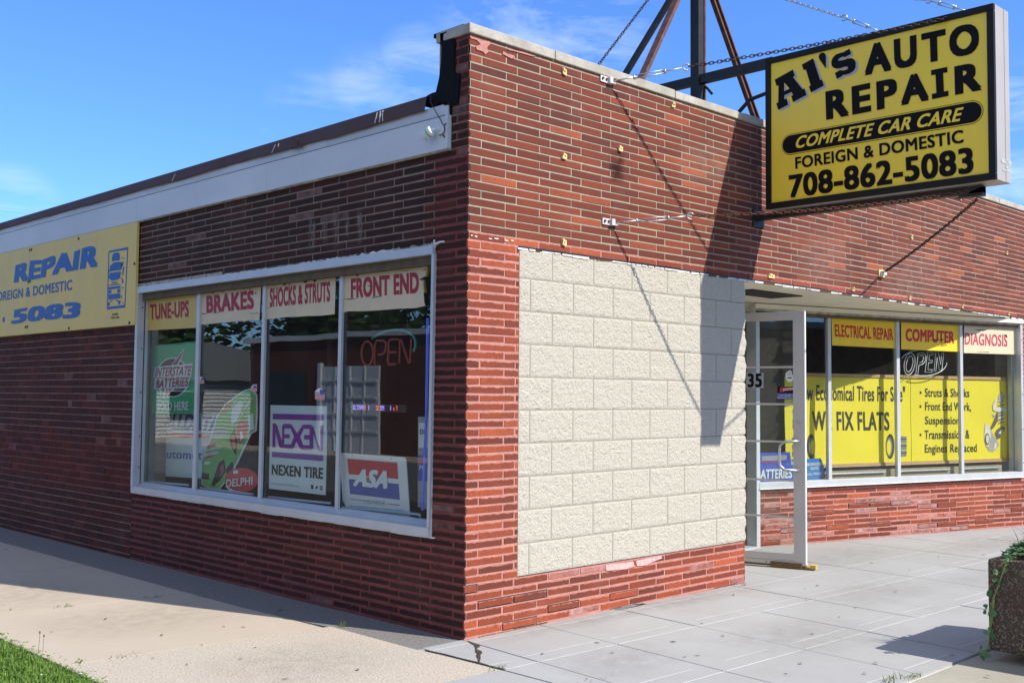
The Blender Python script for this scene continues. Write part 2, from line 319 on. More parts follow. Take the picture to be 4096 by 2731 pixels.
# ------------------------------------------------------------------ mesh building
class MB:
    def __init__(s): s.v = []; s.f = []; s.m = []; s.bk = []; s.uv = []; s.mats = []
    def mi(s, mat):
        if mat not in s.mats: s.mats.append(mat)
        return s.mats.index(mat)
    def add(s, vs, fs, mat, bk=None, uv=None):
        b = len(s.v); s.v += [Vector(v) for v in vs]; i = s.mi(mat)
        for k, f in enumerate(fs):
            s.f.append([b+x for x in f]); s.m.append(i); s.bk.append(bk or (0, 0, 0)); s.uv.append(uv[k] if uv else None)
    def quad(s, a, b, c, d, mat, bk=None, uv=None): s.add([a, b, c, d], [(0, 1, 2, 3)], mat, bk, [uv] if uv else None)
    def box(s, x0, x1, y0, y1, z0, z1, mat):
        vs = [(x, y, z) for x in (x0, x1) for y in (y0, y1) for z in (z0, z1)]
        s.add(vs, [(0, 1, 3, 2), (4, 6, 7, 5), (0, 4, 5, 1), (2, 3, 7, 6), (0, 2, 6, 4), (1, 5, 7, 3)], mat)
    def pbox(s, P, a0, a1, b0, b1, d0, d1, mat):
        """box on a plane: a right, b up, d outwards (d0<d1)"""
        vs = [P.pt(a, b, d) for d in (d0, d1) for b in (b0, b1) for a in (a0, a1)]
        s.add(vs, [(0, 2, 3, 1), (4, 5, 7, 6), (0, 1, 5, 4), (2, 6, 7, 3), (0, 4, 6, 2), (1, 3, 7, 5)], mat)
    def prism(s, P, pts, d0, d1, mat):
        n = len(pts); ar = sum(pts[i][0]*pts[(i+1) % n][1]-pts[(i+1) % n][0]*pts[i][1] for i in range(n))
        if ar < 0: pts = pts[::-1]
        vs = [P.pt(a, b, d1) for a, b in pts] + [P.pt(a, b, d0) for a, b in pts]
        s.add(vs, [list(range(n)), [2*n-1-i for i in range(n)]] + [(i, n+i, n+(i+1) % n, (i+1) % n) for i in range(n)], mat)
    def flat(s, P, pts, d, mat): s.prism(P, pts, d-.0012, d, mat)
    def tube(s, pts, r, mat, n=8, closed=False, r2=None):
        pts = [Vector(p) for p in pts]; m = len(pts); rings = []
        up = None
        for i, p in enumerate(pts):
            if closed: d = pts[(i+1) % m]-pts[i-1]
            else: d = pts[min(i+1, m-1)]-pts[max(i-1, 0)]
            d = d.normalized()
            if up is None: up = Vector((0, 0, 1)) if abs(d.z) < .9 else Vector((1, 0, 0))
            x = up.cross(d)
            if x.length < 1e-4: x = Vector((1, 0, 0)).cross(d)
            x.normalize(); y = d.cross(x); up = y
            rr = r if r2 is None else r+(r2-r)*i/(m-1)
            rings.append([p+x*rr*math.cos(2*math.pi*k/n)+y*rr*math.sin(2*math.pi*k/n) for k in range(n)])
        vs = [q for ring in rings for q in ring]; fs = []
        for i in range(m if closed else m-1):
            a = i*n; b = ((i+1) % m)*n
            fs += [(a+k, a+(k+1) % n, b+(k+1) % n, b+k) for k in range(n)]
        if not closed: fs += [list(range(n))[::-1], [(m-1)*n+k for k in range(n)]]
        s.add(vs, fs, mat)
    def bar(s, p, q, w, h, mat, up=(0, 0, 1)):
        p, q = Vector(p), Vector(q); d = (q-p).normalized(); x = d.cross(Vector(up)).normalized(); y = x.cross(d)
        vs = [e+x*i*w/2+y*j*h/2 for e in (p, q) for i in (-1, 1) for j in (-1, 1)]
        s.add(vs, [(0, 2, 3, 1), (4, 5, 7, 6), (0, 1, 5, 4), (2, 6, 7, 3), (0, 4, 6, 2), (1, 3, 7, 5)], mat)
    def build(s, name, parent=None, smooth=False, bevel=0):
        me = bpy.data.meshes.new(name)
        if parent is None and s.v:
            c = Vector(((min(v.x for v in s.v)+max(v.x for v in s.v))/2, (min(v.y for v in s.v)+max(v.y for v in s.v))/2, min(v.z for v in s.v)))
        else: c = root_loc(parent)
        me.from_pydata([tuple(v-c) for v in s.v], [], s.f)
        for m in s.mats: me.materials.append(m)
        me.polygons.foreach_set('material_index', s.m)
        if any(b != (0, 0, 0) for b in s.bk):
            at = me.attributes.new('bk', 'FLOAT_COLOR', 'FACE')
            at.data.foreach_set('color', [x for b in s.bk for x in (b[0], b[1], b[2], 1.0)])
        if any(s.uv):
            ul = me.uv_layers.new(name='UVMap')
            for p, uv in zip(me.polygons, s.uv):
                if uv:
                    for li, w in zip(p.loop_indices, uv): ul.data[li].uv = w
        if smooth: me.polygons.foreach_set('use_smooth', [True]*len(me.polygons))
        me.update()
        o = bpy.data.objects.new(name, me); COL.objects.link(o)
        if parent is not None: o.parent = parent
        else: o.location = c
        if bevel:
            bv = o.modifiers.new('bevel', 'BEVEL'); bv.width = bevel; bv.segments = 2; bv.limit_method = 'ANGLE'
        return o
def split_build(mb, name, parent):
    """one object for each separate piece collected in mb"""
    n = len(mb.v); par = list(range(n))
    def fd(x):
        while par[x] != x: par[x] = par[par[x]]; x = par[x]
        return x
    for f in mb.f:
        for k in f[1:]: par[fd(k)] = fd(f[0])
    isl = {}
    for i in range(n): isl.setdefault(fd(i), []).append(i)
    ks = list(isl); bb = [(Vector([min(mb.v[i][c] for i in isl[k]) for c in range(3)]), Vector([max(mb.v[i][c] for i in isl[k]) for c in range(3)])) for k in ks]
    grp = list(range(len(ks)))
    def fg(x):
        while grp[x] != x: x = grp[x]
        return x
    for i in range(len(ks)):
        for j in range(i):
            gap = Vector([max(0, bb[i][0][c]-bb[j][1][c], bb[j][0][c]-bb[i][1][c]) for c in range(3)]).length
            if gap <= max(.02, .5*max(max(bb[i][1]-bb[i][0]), max(bb[j][1]-bb[j][0]))): grp[fg(i)] = fg(j)
    of = {k: fg(i) for i, k in enumerate(ks)}; parts = {}
    for fi, f in enumerate(mb.f): parts.setdefault(of[fd(f[0])], []).append(fi)
    for fis in parts.values():
        q = MB()
        for fi in fis: q.add([mb.v[i] for i in mb.f[fi]], [tuple(range(len(mb.f[fi])))], mb.mats[mb.m[fi]], mb.bk[fi] if mb.bk[fi] != (0, 0, 0) else None, [mb.uv[fi]] if mb.uv[fi] else None)
        q.build(name, parent)
def root_loc(o):
    v = Vector((0, 0, 0))
    while o is not None: v = v + o.location; o = o.parent
    return v
def tag(o, label=None, cat=None, group=None, kind=None):
    if label: o['label'] = label
    if cat: o['category'] = cat
    if group: o['group'] = group
    if kind: o['kind'] = kind
    return o
def thing(name, label, cat, loc=(0, 0, 0), group=None):
    o = bpy.data.objects.new(name, None); o.empty_display_size = .1; COL.objects.link(o); o.location = loc
    return tag(o, label, cat, group)

# ------------------------------------------------------------------ lettering
_tc = {}
def glyphs(txt, res=4, sp=1.0):
    key = (txt, sp)
    if key not in _tc:
        cu = bpy.data.curves.new('lettering', 'FONT'); cu.body = txt; cu.size = 1; cu.resolution_u = res; cu.space_character = sp
        cu.dimensions = '2D'; cu.fill_mode = 'BOTH'
        ob = bpy.data.objects.new('lettering', cu); COL.objects.link(ob)
        dg = bpy.context.evaluated_depsgraph_get(); ev = ob.evaluated_get(dg); me = ev.to_mesh()
        vs = [(v.co.x, v.co.y) for v in me.vertices]; fs = [tuple(p.vertices) for p in me.polygons]
        ev.to_mesh_clear(); bpy.data.objects.remove(ob); bpy.data.curves.remove(cu)
        _tc[key] = (vs, fs)
    return _tc[key]
CAPH = None
def letters(name, parent, P, txt, bl, br, tl, mat, d=.003, bold=.03, warp=None, sp=1.06, mb=None, dfun=None):
    """lay txt on plane P: bl/br baseline ends, tl top of the first letter (all local 2D)"""
    vs, fs = glyphs(txt, 4, sp); bx = bold*.8; by = bold*.55
    x0 = min(v[0] for v in vs)-bx; x1 = max(v[0] for v in vs)+bx
    capv, _ = glyphs('H'); y0 = min(v[1] for v in capv)-by; y1 = max(v[1] for v in capv)+by
    ux, uy = br[0]-bl[0], br[1]-bl[1]; vx, vy = tl[0]-bl[0], tl[1]-bl[1]
    own = mb is None; mb = mb or MB()
    # heavier strokes: the same outline laid a few times, shifted by a part of the stroke width
    for k, (sx, sy) in enumerate(((-1, -1), (1, -1), (1, 1), (-1, 1), (0, 0)) if bold > .004 else ((0, 0),)):
        out = []
        for x, y in vs:
            s = (x+sx*bx-x0)/(x1-x0); t = (y+sy*by-y0)/(y1-y0)
            if warp: s, t = warp(s, t)
            a_, b_ = bl[0]+ux*s+vx*t, bl[1]+uy*s+vy*t; out.append(P.pt(a_, b_, d+k*.00012+(dfun(a_, b_) if dfun else 0)))
        good = []
        for f in fs:
            a, b, c = out[f[0]], out[f[1]], out[f[2]]
            good.append(f if (b-a).cross(c-a).dot(P.n) > 0 else f[::-1])
        mb.add(out, good, mat)
    if own: return split_build(mb, name, parent) if ' ' in txt else mb.build(name, parent)
def pix_letters(name, parent, P, C, txt, bl, br, tl, mat, pd=0.0, d=.003, bold=.03, **k):
    """as letters(), with the three anchors read from the photograph on plane P at depth pd"""
    return letters(name, parent, P, txt, P.at(*C(*bl), pd), P.at(*C(*br), pd), P.at(*C(*tl), pd), mat, pd+d, bold, **k)
def poly(P, C, pts, pd=0.0): return [P.at(*C(*p), pd) for p in pts]
def ellipse(c, ru, rv, n=28): return [(c[0]+ru*math.cos(2*math.pi*i/n), c[1]+rv*math.sin(2*math.pi*i/n)) for i in range(n)]

# ------------------------------------------------------------------ bricks
def bricks(mb, P, a0, a1, b0, nb, ch, L, first, bm, zone, holes=(), depth=.012, halves=False, btop=None):
    """real bricks, course by course; zone(a,b)->(mortar material, joint, paint 0..1, brick material, recess, white chance)"""
    for r in range(nb):
        zb = b0+r*ch; zt = zb+ch
        if btop and zt > btop: zt = btop
        zm = (zb+zt)/2
        free = [(a0, a1)]
        for (h0, h1, k0, k1) in holes:
            if k0 < zm < k1:
                nf = []
                for s, e in free:
                    if h1 <= s or h0 >= e: nf.append((s, e)); continue
                    if h0 > s: nf.append((s, h0))
                    if h1 < e: nf.append((h1, e))
                free = nf
        js = []; x = first[r % len(first)]; k = math.floor((a0-x)/L)
        while x+k*L < a1+L: js.append(x+k*L); k += 1
        if halves:
            j2 = []
            for q in range(len(js)-1):
                j2.append(js[q])
                if rng.random() < .13: j2.append(js[q]+L*.5)
            js = j2+[js[-1]]
        for q in range(len(js)-1):
            for s, e in free:
                c0 = max(js[q], s); c1 = min(js[q+1], e)
                if c1-c0 < .012: continue
                mort, J, pt, bmat, rec, wch = zone((c0+c1)/2, zm)
                if pt > .9 and bmat is BR_BASE and zm < .36 and rng.random() < .16: mort, rec = MORT_S, .010   # joints that have lost their mortar
                mb.quad(P.pt(c0, zb, -rec), P.pt(c1, zb, -rec), P.pt(c1, zt, -rec), P.pt(c0, zt, -rec), mort)
                g0 = J/2 if c0 > a0+.001 and c0 == js[q] else (.0 if c0 <= a0+.001 else .003)
                g1 = J/2 if c1 < a1-.001 and c1 == js[q+1] else (.0 if c1 >= a1-.001 else .003)
                jit = .0012 if not pt else .0028
                x0 = c0+g0+rng.uniform(-jit, jit)*(g0 > 0); x1 = c1-g1+rng.uniform(-jit, jit)*(g1 > 0)
                if x1-x0 < .008: continue
                y0 = zb+J/2+rng.uniform(-jit, jit); y1 = zt-J/2+rng.uniform(-jit, jit); dy = rng.uniform(-jit, jit)*.5
                df = rng.uniform(-.0010, .0012); dk = rng.uniform(-.0006, .0006)
                f = [P.pt(x0, y0, df), P.pt(x1, y0+dy, df+dk), P.pt(x1, y1+dy, df+dk), P.pt(x0, y1, df)]
                bkk = [P.pt(x0, y0, -depth), P.pt(x1, y0+dy, -depth), P.pt(x1, y1+dy, -depth), P.pt(x0, y1, -depth)]
                w = rng.uniform(.5, 1) if rng.random() < wch else 0
                bk = (min(1, max(.001, rng.betavariate(2.2, 2.4)+(.3 if rng.random() < .06 else 0))), pt*rng.uniform(.6, 1) if rng.random() < .94 else 0, w)
                u = x1-x0
                mb.add(f+bkk, [(0, 1, 2, 3), (0, 4, 5, 1), (1, 5, 6, 2), (2, 6, 7, 3), (3, 7, 4, 0)], bmat, bk,
                       [[(0, 0), (u, 0), (u, 1), (0, 1)], [(0, .5)]*4, [(0, .5)]*4, [(0, .5)]*4, [(0, .5)]*4])
def pink_zone(a, b): return (PAINT_P, .0175, 1.0, BR_BASE, .003, .04)
def front_zone(a, b):
    if b < 2.41: return (PAINT_P, .0150, 1.0, BR_BASE, .003, .10 if b < .33 and a > .6 else .02)
    return (MORT_L, .0108, 0.0, BR_FRONT, .0026, .0)
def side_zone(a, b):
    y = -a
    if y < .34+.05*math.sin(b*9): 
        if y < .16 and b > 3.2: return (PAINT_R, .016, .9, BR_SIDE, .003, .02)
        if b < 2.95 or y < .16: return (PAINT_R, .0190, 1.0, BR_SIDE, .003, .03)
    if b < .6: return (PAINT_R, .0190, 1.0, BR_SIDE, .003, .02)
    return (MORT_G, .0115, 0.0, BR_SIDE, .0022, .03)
def common_zone(a, b):
    if .55 < b < 1.05: return (PAINT_R, .012, .5, BR_COMMON, .003, .02)
    return (MORT_S, .0105, 0.0, BR_COMMON, .004, .02)

# ================================================================== THE BUILDING
CH = .0516; Z0 = .061-2*CH+.0; TOPB = 3.640
shop = thing('repair_shop', 'low red brick corner shop with cream block panel, tall side window and recessed storefront', 'building', (0, 0, 0))
XR = 9.9
OP0, OP1 = 2.955, 8.66      # storefront opening in the front wall
PN0, PN1, PB0, PB1 = .442, 2.955, .322, 2.372
mb = MB()
bricks(mb, FRONT, 0, XR, Z0, 72, CH, .3048, (.1068, .3148), BR_FRONT, front_zone, holes=((PN0, PN1, PB0, PB1), (OP0, OP1, -1, 2.378)), btop=TOPB)
# wall thickness behind the brick face
for (x0, x1, z0, z1) in ((.02, PN0, Z0, TOPB), (PN0, OP0, Z0, PB0), (PN0, OP1, 2.38, TOPB), (OP1, XR, Z0, TOPB)):
    mb.box(x0, x1, .013, .30, z0, z1, MORT_L)
mb.build('front_wall', shop)
# return of the low brick base at the doorway
RET = Plane((2.955, 0, 0), (0, 1, 0))
mb = MB(); bricks(mb, RET, 0, .45, Z0, 8, CH, .3048, (.1, .3), BR_BASE, pink_zone, btop=PB0+.004); mb.build('base_return', shop)
# side wall: long roman bricks by the window, common bricks beyond it
YW0, YW1, WZ0, WZ1 = .307, 4.315, .575, 2.372
YEND = 13.0
mb = MB()
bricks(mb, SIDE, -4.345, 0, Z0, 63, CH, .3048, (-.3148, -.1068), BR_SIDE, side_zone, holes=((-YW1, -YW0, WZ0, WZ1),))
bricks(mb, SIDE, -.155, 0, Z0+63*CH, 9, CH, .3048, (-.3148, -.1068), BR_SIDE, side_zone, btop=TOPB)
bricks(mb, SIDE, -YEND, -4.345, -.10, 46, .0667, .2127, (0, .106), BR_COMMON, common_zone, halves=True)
for (y0, y1, z0, z1) in ((.02, YW0, Z0, 3.1), (YW0, YW1, Z0, WZ0), (YW0, YW1, WZ1, 3.1), (YW1, YEND, Z0, 2.95), (.02, .28, 3.1, TOPB)):
    mb.box(.013, .30, y0, y1, z0, z1, MORT_G)
# faded drips of old paint under the fascia
mb.build('side_wall', shop)
# cream split-face block panel
mb = MB(); BW, BH, BX = .4064, (PB1-PB0)/9.85, .541
import random as _rm
r2 = _rm.Random(3)
mb.box(PN0, PN1-.012, .0010, .2, PB0+.003, PB1-.004, BLKJ)
row = 0; zt = PB1; JT = .009
zrows = [2.372]+[2.185-.2076*i for i in range(9)]+[PB0]
for i in range(10):
    z1, z0 = zrows[i], zrows[i+1]
    off = BX+(BW/2 if i % 2 == 0 else 0)
    xs = [PN0]+[off+BW*k for k in range(-2, 9) if PN0+.03 < off+BW*k < PN1-.03]+[PN1]
    for x0, x1 in zip(xs, xs[1:]):
        a0 = x0+(JT/2 if x0 > PN0 else 0); a1 = x1-(JT/2 if x1 < PN1 else 0); c0 = z0+JT/2; c1 = z1-JT/2
        nx = max(3, int((a1-a0)/.0095)); ny = 20; seed = Vector((r2.uniform(0, 99), r2.uniform(0, 99), 0)); vs = []; bul = r2.uniform(.0008, .0028)
        for j in range(ny+1):
            for k in range(nx+1):
                s, t = k/nx, j/ny; a = a0+(a1-a0)*s; b = c0+(c1-c0)*t
                ed = min(1, min(a-a0, a1-a)/.014 if x1 < PN1 else (a-a0)/.014, min(b-c0, c1-b)/.012); ed = max(0, ed)
                q = Vector((a, b, 0))
                h = ed*bul+ed*(mnoise.noise(q*22+seed)*.0035+mnoise.noise(q*60+seed)*.0035+mnoise.noise(q*150)*.0026)
                h = max(h*.85+.0014*ed, .0006*ed-.0002)
                if x1 >= PN1 and s > .93:
                    a += (.028*mnoise.noise(Vector((3, b*11, i)))+.015)*(s-.93)/.07*math.sin(math.pi*min(1, max(0, t*1.02)))**.5
                vs.append(FRONT.pt(a, b, h))
        fs = [(j*(nx+1)+k, j*(nx+1)+k+1, (j+1)*(nx+1)+k+1, (j+1)*(nx+1)+k) for j in range(ny) for k in range(nx)]
        mb.add(vs, fs, CREAM)
        if x1 >= PN1:  # end face of the panel turning into the doorway
            e = [vs[j*(nx+1)+nx] for j in range(ny+1)]; e2 = [Vector((p.x-.002, .2, p.z)) for p in e]
            mb.add(e+e2, [(j, ny+1+j, ny+2+j, j+1) for j in range(ny)], CREAM)
mb.build('block_panel', shop)
# ragged white caulk and dark steel line along the lintel
mb = MB()
mb.pbox(FRONT, PN0-.01, OP1+.1, 2.374, 2.386, -.02, .004, STEELD)
mb.build('lintel_angle', shop)
mb = MB(); a = PN0-.02; r2 = _rm.Random(11)
while a < OP1:
    l = r2.uniform(.03, .16); h = r2.uniform(.004, .013)
    mb.prism(FRONT, [(a, 2.372-h), (a+l, 2.372-h*r2.uniform(.4, 1.1)), (a+l, 2.374), (a, 2.374)], -.004, r2.uniform(.003, .010), ALUW if r2.random() < .8 else RUSTS)
    a += l+r2.uniform(0, .02)
a = PN0-.43
for k in (0, 1, 3, 4, 6, 7):
    l = r2.uniform(.008, .05); z_ = 2.410+r2.uniform(-.005, .004); x_ = .01+k*.048+r2.uniform(-.01, .02); mb.prism(FRONT, [(x_, z_-.003), (x_+l*.5, z_-.006), (x_+l, z_-.002), (x_+l*.7, z_+.002), (x_, z_+.001)], -.003, .004, ALUW)
split_build(mb, 'caulk_strip', shop)
# old pink patching below the coping at the corner
mb = MB(); r2 = _rm.Random(5)
Cq = crop(1650, 50, .3189)
for pts in ([(712, 300), (780, 318), (850, 345), (960, 370), (975, 395), (930, 440), (945, 500), (905, 532), (885, 500), (850, 485), (800, 470), (790, 430), (850, 405), (800, 350), (730, 330)],
            [(1130, 490), (1180, 520), (1270, 545), (1280, 575), (1240, 585), (1190, 560), (1125, 525)],
            [(1190, 465), (1380, 500), (1540, 550), (1500, 556), (1380, 520), (1290, 495), (1200, 475)]):
    mb.prism(FRONT, poly(FRONT, Cq, pts), -.004, .005, PAINT_P)
split_build(mb, 'mortar_patch', shop)
CR = crop(2048, 1760, 2048/1344); PLAST = M_('bare_plaster', (.60, .47, .48), .9, var=.35, scale=45, c2=(.48, .28, .26))
for g in ([(246, 327), (318, 318), (322, 330), (300, 338), (248, 342)], [(326, 316), (392, 303), (394, 309), (372, 318), (350, 328), (328, 330)]):
    q = MB(); q.prism(FRONT, poly(FRONT, CR, g, .003), -.002, .0034, PLAST); q.build('bare_plaster', shop)
lump = MB(); lv_ = [FRONT.at(*CR(*q_)) for q_ in ((268, 452), (285, 438), (305, 430), (325, 432), (345, 440), (342, 450))]
lump.prism(FRONT, [(a_, max(.002, b_)) for a_, b_ in lv_], -.002, .035, AGGD); lump.build('cement_lump', shop, bevel=.012)
# coping stones
mb = MB(); cz0, cz1 = 3.640, 3.702; edges = [-.012, .748, 2.044, 2.94, 4.2, 5.5, 6.8, 8.06, 9.3, XR+.02]
for i, (x0, x1) in enumerate(zip(edges, edges[1:])):
    dz = [0, .002, -.003, .001, .003, 0, .002, -.002, 0][i]
    mb.box(x0+(.003 if i else 0), x1-.003, -.014, .30, cz0, cz1+dz, LIME)
mb.build('coping', shop, bevel=.006)
mb = MB(); x = -.005
while x < XR:      # bitumen sheet lapping the back edge of the coping
    l = rng.uniform(.25, .5); h = rng.uniform(.004, .016)
    mb.prism(FRONT, [(x, cz1-.02), (x+l, cz1-.02), (x+l, cz1+h*rng.uniform(.5, 1)+.004), (x, cz1+h)], -.33, -.05, TAR); x += l
mb.build('parapet_membrane', shop)
# tar flashing at the parapet end
mb = MB(); C = crop(1650, 50, .3189)
mb.prism(SIDE, poly(SIDE, C, [(352, 265), (455, 232), (462, 262), (415, 290), (412, 360), (540, 330), (540, 760), (612, 768), (600, 900), (585, 1160), (500, 1168), (440, 1135), (400, 1152), (350, 1140), (300, 1185), (215, 1165), (160, 1190), (178, 1100), (195, 1045), (260, 1012), (305, 1000), (345, 830), (368, 640), (378, 430), (360, 400)]), -.16, .012, TAR)
mb.prism(SIDE, poly(SIDE, C, [(470, 1160), (500, 1172), (500, 1270), (485, 1290), (470, 1200)]), -.02, .014, TAR)
mb.build('tar_flashing', shop, bevel=.006)
# white fascia board, upper strip, brown metal roof edge
mb = MB(); C5 = crop(0, 300, 1900/2352)
mb.pbox(SIDE, -YEND, -.157, 2.955, 3.163, 0.002, .030, WHITEB)
mb.pbox(SIDE, -.175, -.157, 2.957, 3.15, .030, .034, WHITEB)
for y in (2.2, 4.32): mb.pbox(SIDE, -y-.0008, -y+.0008, 2.957, 3.16, .0295, .0304, TRIM)
mb.pbox(SIDE, -YEND, -.157, 2.946, 2.955, 0.0, .022, TRIM)
mb.build('fascia_board', shop)
mb = MB(); y = .215; r2 = _rm.Random(9)
while y < YEND:
    l = r2.uniform(.9, 1.6)
    mb.pbox(SIDE, -min(y+l, YEND), -y, 3.1645, 3.236+r2.uniform(-.003, .003), .002, .021+r2.uniform(0, .003), WHITEB); y += l+.002
mb.pbox(SIDE, -.2135, -.165, 3.155, 3.222, .0, .026, WHITEB)
mb.pbox(SIDE, -YEND, -.18, 3.161, 3.1645, .002, .0315, RUSTS)
mb.build('fascia_strip', shop)
mb = MB(); y = .36; n = 160; pa = []
vs = []; fs = []
for i in range(n+1):
    y = .36+(YEND-.36)*i/n
    wob = .012*mnoise.noise(Vector((y*1.3, 0, 0)))+.007*mnoise.noise(Vector((y*4.1, 3, 0)))
    out = .045+.010*mnoise.noise(Vector((y*2.1, 7, 0)))
    for (d, z) in ((.0, 3.318-.003*y), (.032, 3.315-.003*y), (out, 3.222+wob), (out-.006, 3.218+wob)): vs.append(SIDE.pt(-y, z, d))
for i in range(n):
    for k in range(3): fs.append((i*4+k, i*4+k+1, (i+1)*4+k+1, (i+1)*4+k))
mb.add(vs, fs, BROWNM)
for (pts) in ([(1478, 312), (1470, 345), (1440, 372), (1500, 358), (1500, 348), (1474, 352)],):
    mb.prism(SIDE, poly(SIDE, C5, pts, .045), .046, .050, BROWNM)
mb.build('roof_edge', shop)
mb = MB()   # scratches where the paint of the roof edge has gone
for (x, y, x2, y2) in ((1870, 185, 1857, 240), (1885, 180, 1880, 235), (1895, 178, 1897, 230), (1902, 176, 1890, 200), (1365, 345, 1347, 388), (870, 490, 852, 528), (1382, 340, 1378, 356)):
    p = SIDE.at(*C5(x, y), .05); q = SIDE.at(*C5(x2, y2), .05)
    mb.prism(SIDE, [(p[0]-.003, p[1]), (p[0]+.004, p[1]), (q[0]+.003, q[1]), (q[0]-.002, q[1])], .052, .0545, ALUW)
split_build(mb, 'paint_scratch', shop)
def stain(name, c, amt):
    m, t = nodes(name); f_ = noise_fac(t, 9, 6, .7, .3, .65); o_ = N(t, 'ShaderNodeOutputMaterial'); p_ = N(t, 'ShaderNodeBsdfDiffuse'); p_.inputs[0].default_value = rgba(c); t_ = N(t, 'ShaderNodeBsdfTransparent'); x_ = N(t, 'ShaderNodeMixShader')
    u_ = N(t, 'ShaderNodeUVMap'); u_.uv_map = 'UVMap'; q_ = N(t, 'ShaderNodeSeparateXYZ'); t.links.new(u_.outputs[0], q_.inputs[0])
    ex = math_(t, 'MULTIPLY', math_(t, 'MULTIPLY', q_.outputs['X'], math_(t, 'SUBTRACT', 1.0, q_.outputs['X'])), 4.0); ey = math_(t, 'MULTIPLY', math_(t, 'MULTIPLY', q_.outputs['Y'], math_(t, 'SUBTRACT', 1.0, q_.outputs['Y'])), 4.0)
    t.links.new(math_(t, 'MULTIPLY', math_(t, 'MULTIPLY', f_, amt), math_(t, 'MULTIPLY', ex, ey), True), x_.inputs[0]); t.links.new(t_.outputs[0], x_.inputs[1]); t.links.new(p_.outputs[0], x_.inputs[2]); t.links.new(x_.outputs[0], o_.inputs[0]); return m
SOOT = stain('soot_stain', (.012, .010, .010), .75); CHALK = stain('chalky_bloom', (.50, .33, .28), .22); GRIME = stain('pavement_grime', (.22, .20, .17), .18); OIL = stain('gum_spot', (.07, .065, .06), 1.0)
for (x0, y0, x1, y1, m) in ((2432, 600, 2500, 740, SOOT), (2700, 560, 2960, 760, CHALK), (3150, 900, 3420, 1180, CHALK), (3500, 980, 3800, 1250, CHALK)):
    p0 = FRONT.at(x0, y1); p1 = FRONT.at(x1, y1); p2 = FRONT.at(x1, y0); p3 = FRONT.at(x0, y0)
    q = MB(); q.quad(*[FRONT.pt(a_, b_, .0042) for a_, b_ in (p0, p1, p2, p3)], m, None, [(0, 0), (1, 0), (1, 1), (0, 1)]); q.build('wall_stain', shop)
mb = MB(); mb.box(.05, XR, .30, YEND, 3.0, 3.2, ROOFG); mb.build('roof', shop)
mb = MB(); mb.box(XR-.2, XR, .30, YEND, 0, 3.0, MORT_G); mb.box(.0, XR, YEND, YEND+.2, -.1, 3.2, MORT_G); mb.build('rear_walls', shop)
# old white paint drips on the side wall
mb = MB(); C = crop(1200, 700, 1)
r2 = _rm.Random(21)
dr, dt = nodes('paint_drip')
ff = noise_fac(dt, 18, 5, .7, .42, .62, (1, 2.5, .5))
o = N(dt, 'ShaderNodeOutputMaterial'); pb = N(dt, 'ShaderNodeBsdfDiffuse'); pb.inputs[0].default_value = (.36, .31, .30, 1); tb = N(dt, 'ShaderNodeBsdfTransparent'); ms = N(dt, 'ShaderNodeMixShader')
uvn = N(dt, 'ShaderNodeUVMap'); uvn.uv_map = 'UVMap'; ux = N(dt, 'ShaderNodeSeparateXYZ'); dt.links.new(uvn.outputs[0], ux.inputs[0])
edge = math_(dt, 'MULTIPLY', math_(dt, 'MULTIPLY', ux.outputs['X'], math_(dt, 'SUBTRACT', 1.0, ux.outputs['X'])), 4.0)
edgy = math_(dt, 'MULTIPLY', math_(dt, 'MULTIPLY', ux.outputs['Y'], math_(dt, 'SUBTRACT', 1.0, ux.outputs['Y'])), 4.0)
dt.links.new(math_(dt, 'MULTIPLY', math_(dt, 'MULTIPLY', ff, .6), math_(dt, 'MULTIPLY', edge, edgy)), ms.inputs[0]); dt.links.new(tb.outputs[0], ms.inputs[1]); dt.links.new(pb.outputs[0], ms.inputs[2]); dt.links.new(ms.outputs[0], o.inputs[0])
for (x, y0, y1, w) in ((1248, 850, 1010, 34), (1300, 850, 985, 26), (1345, 830, 1000, 30), (1440, 825, 985, 26), (1390, 840, 960, 22)):
    p0 = SIDE.at(x-w/2, y0, .002); p1 = SIDE.at(x+w/2, y0, .002); p2 = SIDE.at(x+w/2, y1, .002); p3 = SIDE.at(x-w/2, y1, .002)
    mb.quad(*[SIDE.pt(q[0], q[1], .003) for q in (p3, p2, p1, p0)], dr, None, [(0, 0), (1, 0), (1, 1), (0, 1)])
split_build(mb, 'paint_drip', shop)

# ---------------------------------------------------------------- side window
GX = -.075    # depth of the glass behind the wall face
win = MB(); FR = .088
JL = WIN.at(576, 1300, -.05)[0]; JR = WIN.at(1712, 1300, .022)[0]
win.pbox(WIN, -YW1, -YW1+.045, WZ0+.06, WZ1-.055, -.04, .022, ALU); win.pbox(WIN, -YW1+.045, JL, WZ0+.06, WZ1-.055, -.08, -.05, ALU)
win.pbox(WIN, JR, -YW0+.012, WZ0+.06, WZ1-.055, -.08, .022, ALU)
win.pbox(WIN, -YW1, -YW0, WZ1-.055, WZ1, -.06, .024, ALU)
win.prism(Plane((0, 0, 0), (1, 0, 0)), [(-.024, .578), (-.024, .632), (.02, .640), (.085, .668), (.085, .578)], -YW1-.0, -YW0, ALU)
wf = win.build('side_window', shop, bevel=.003)
mb = MB(); mb.pbox(SIDE, -YW1+.03, -YW0-.03, WZ1-.112, WZ1-.055, -.09, -.02, BROWNU); mb.build('head_trim', wf)
MPX = ((783, 795), (1044, 1055), (1349, 1361))
for s, e in MPX:
    mb = MB(); a0 = WIN.at(s, 1120, -.052)[0]; a1 = WIN.at(e, 1120, -.052)[0]
    mb.pbox(WIN, a0, a1, .64, WZ1-.056, -.0745, -.052, ALU); mb.build('mullion', wf, bevel=.002)
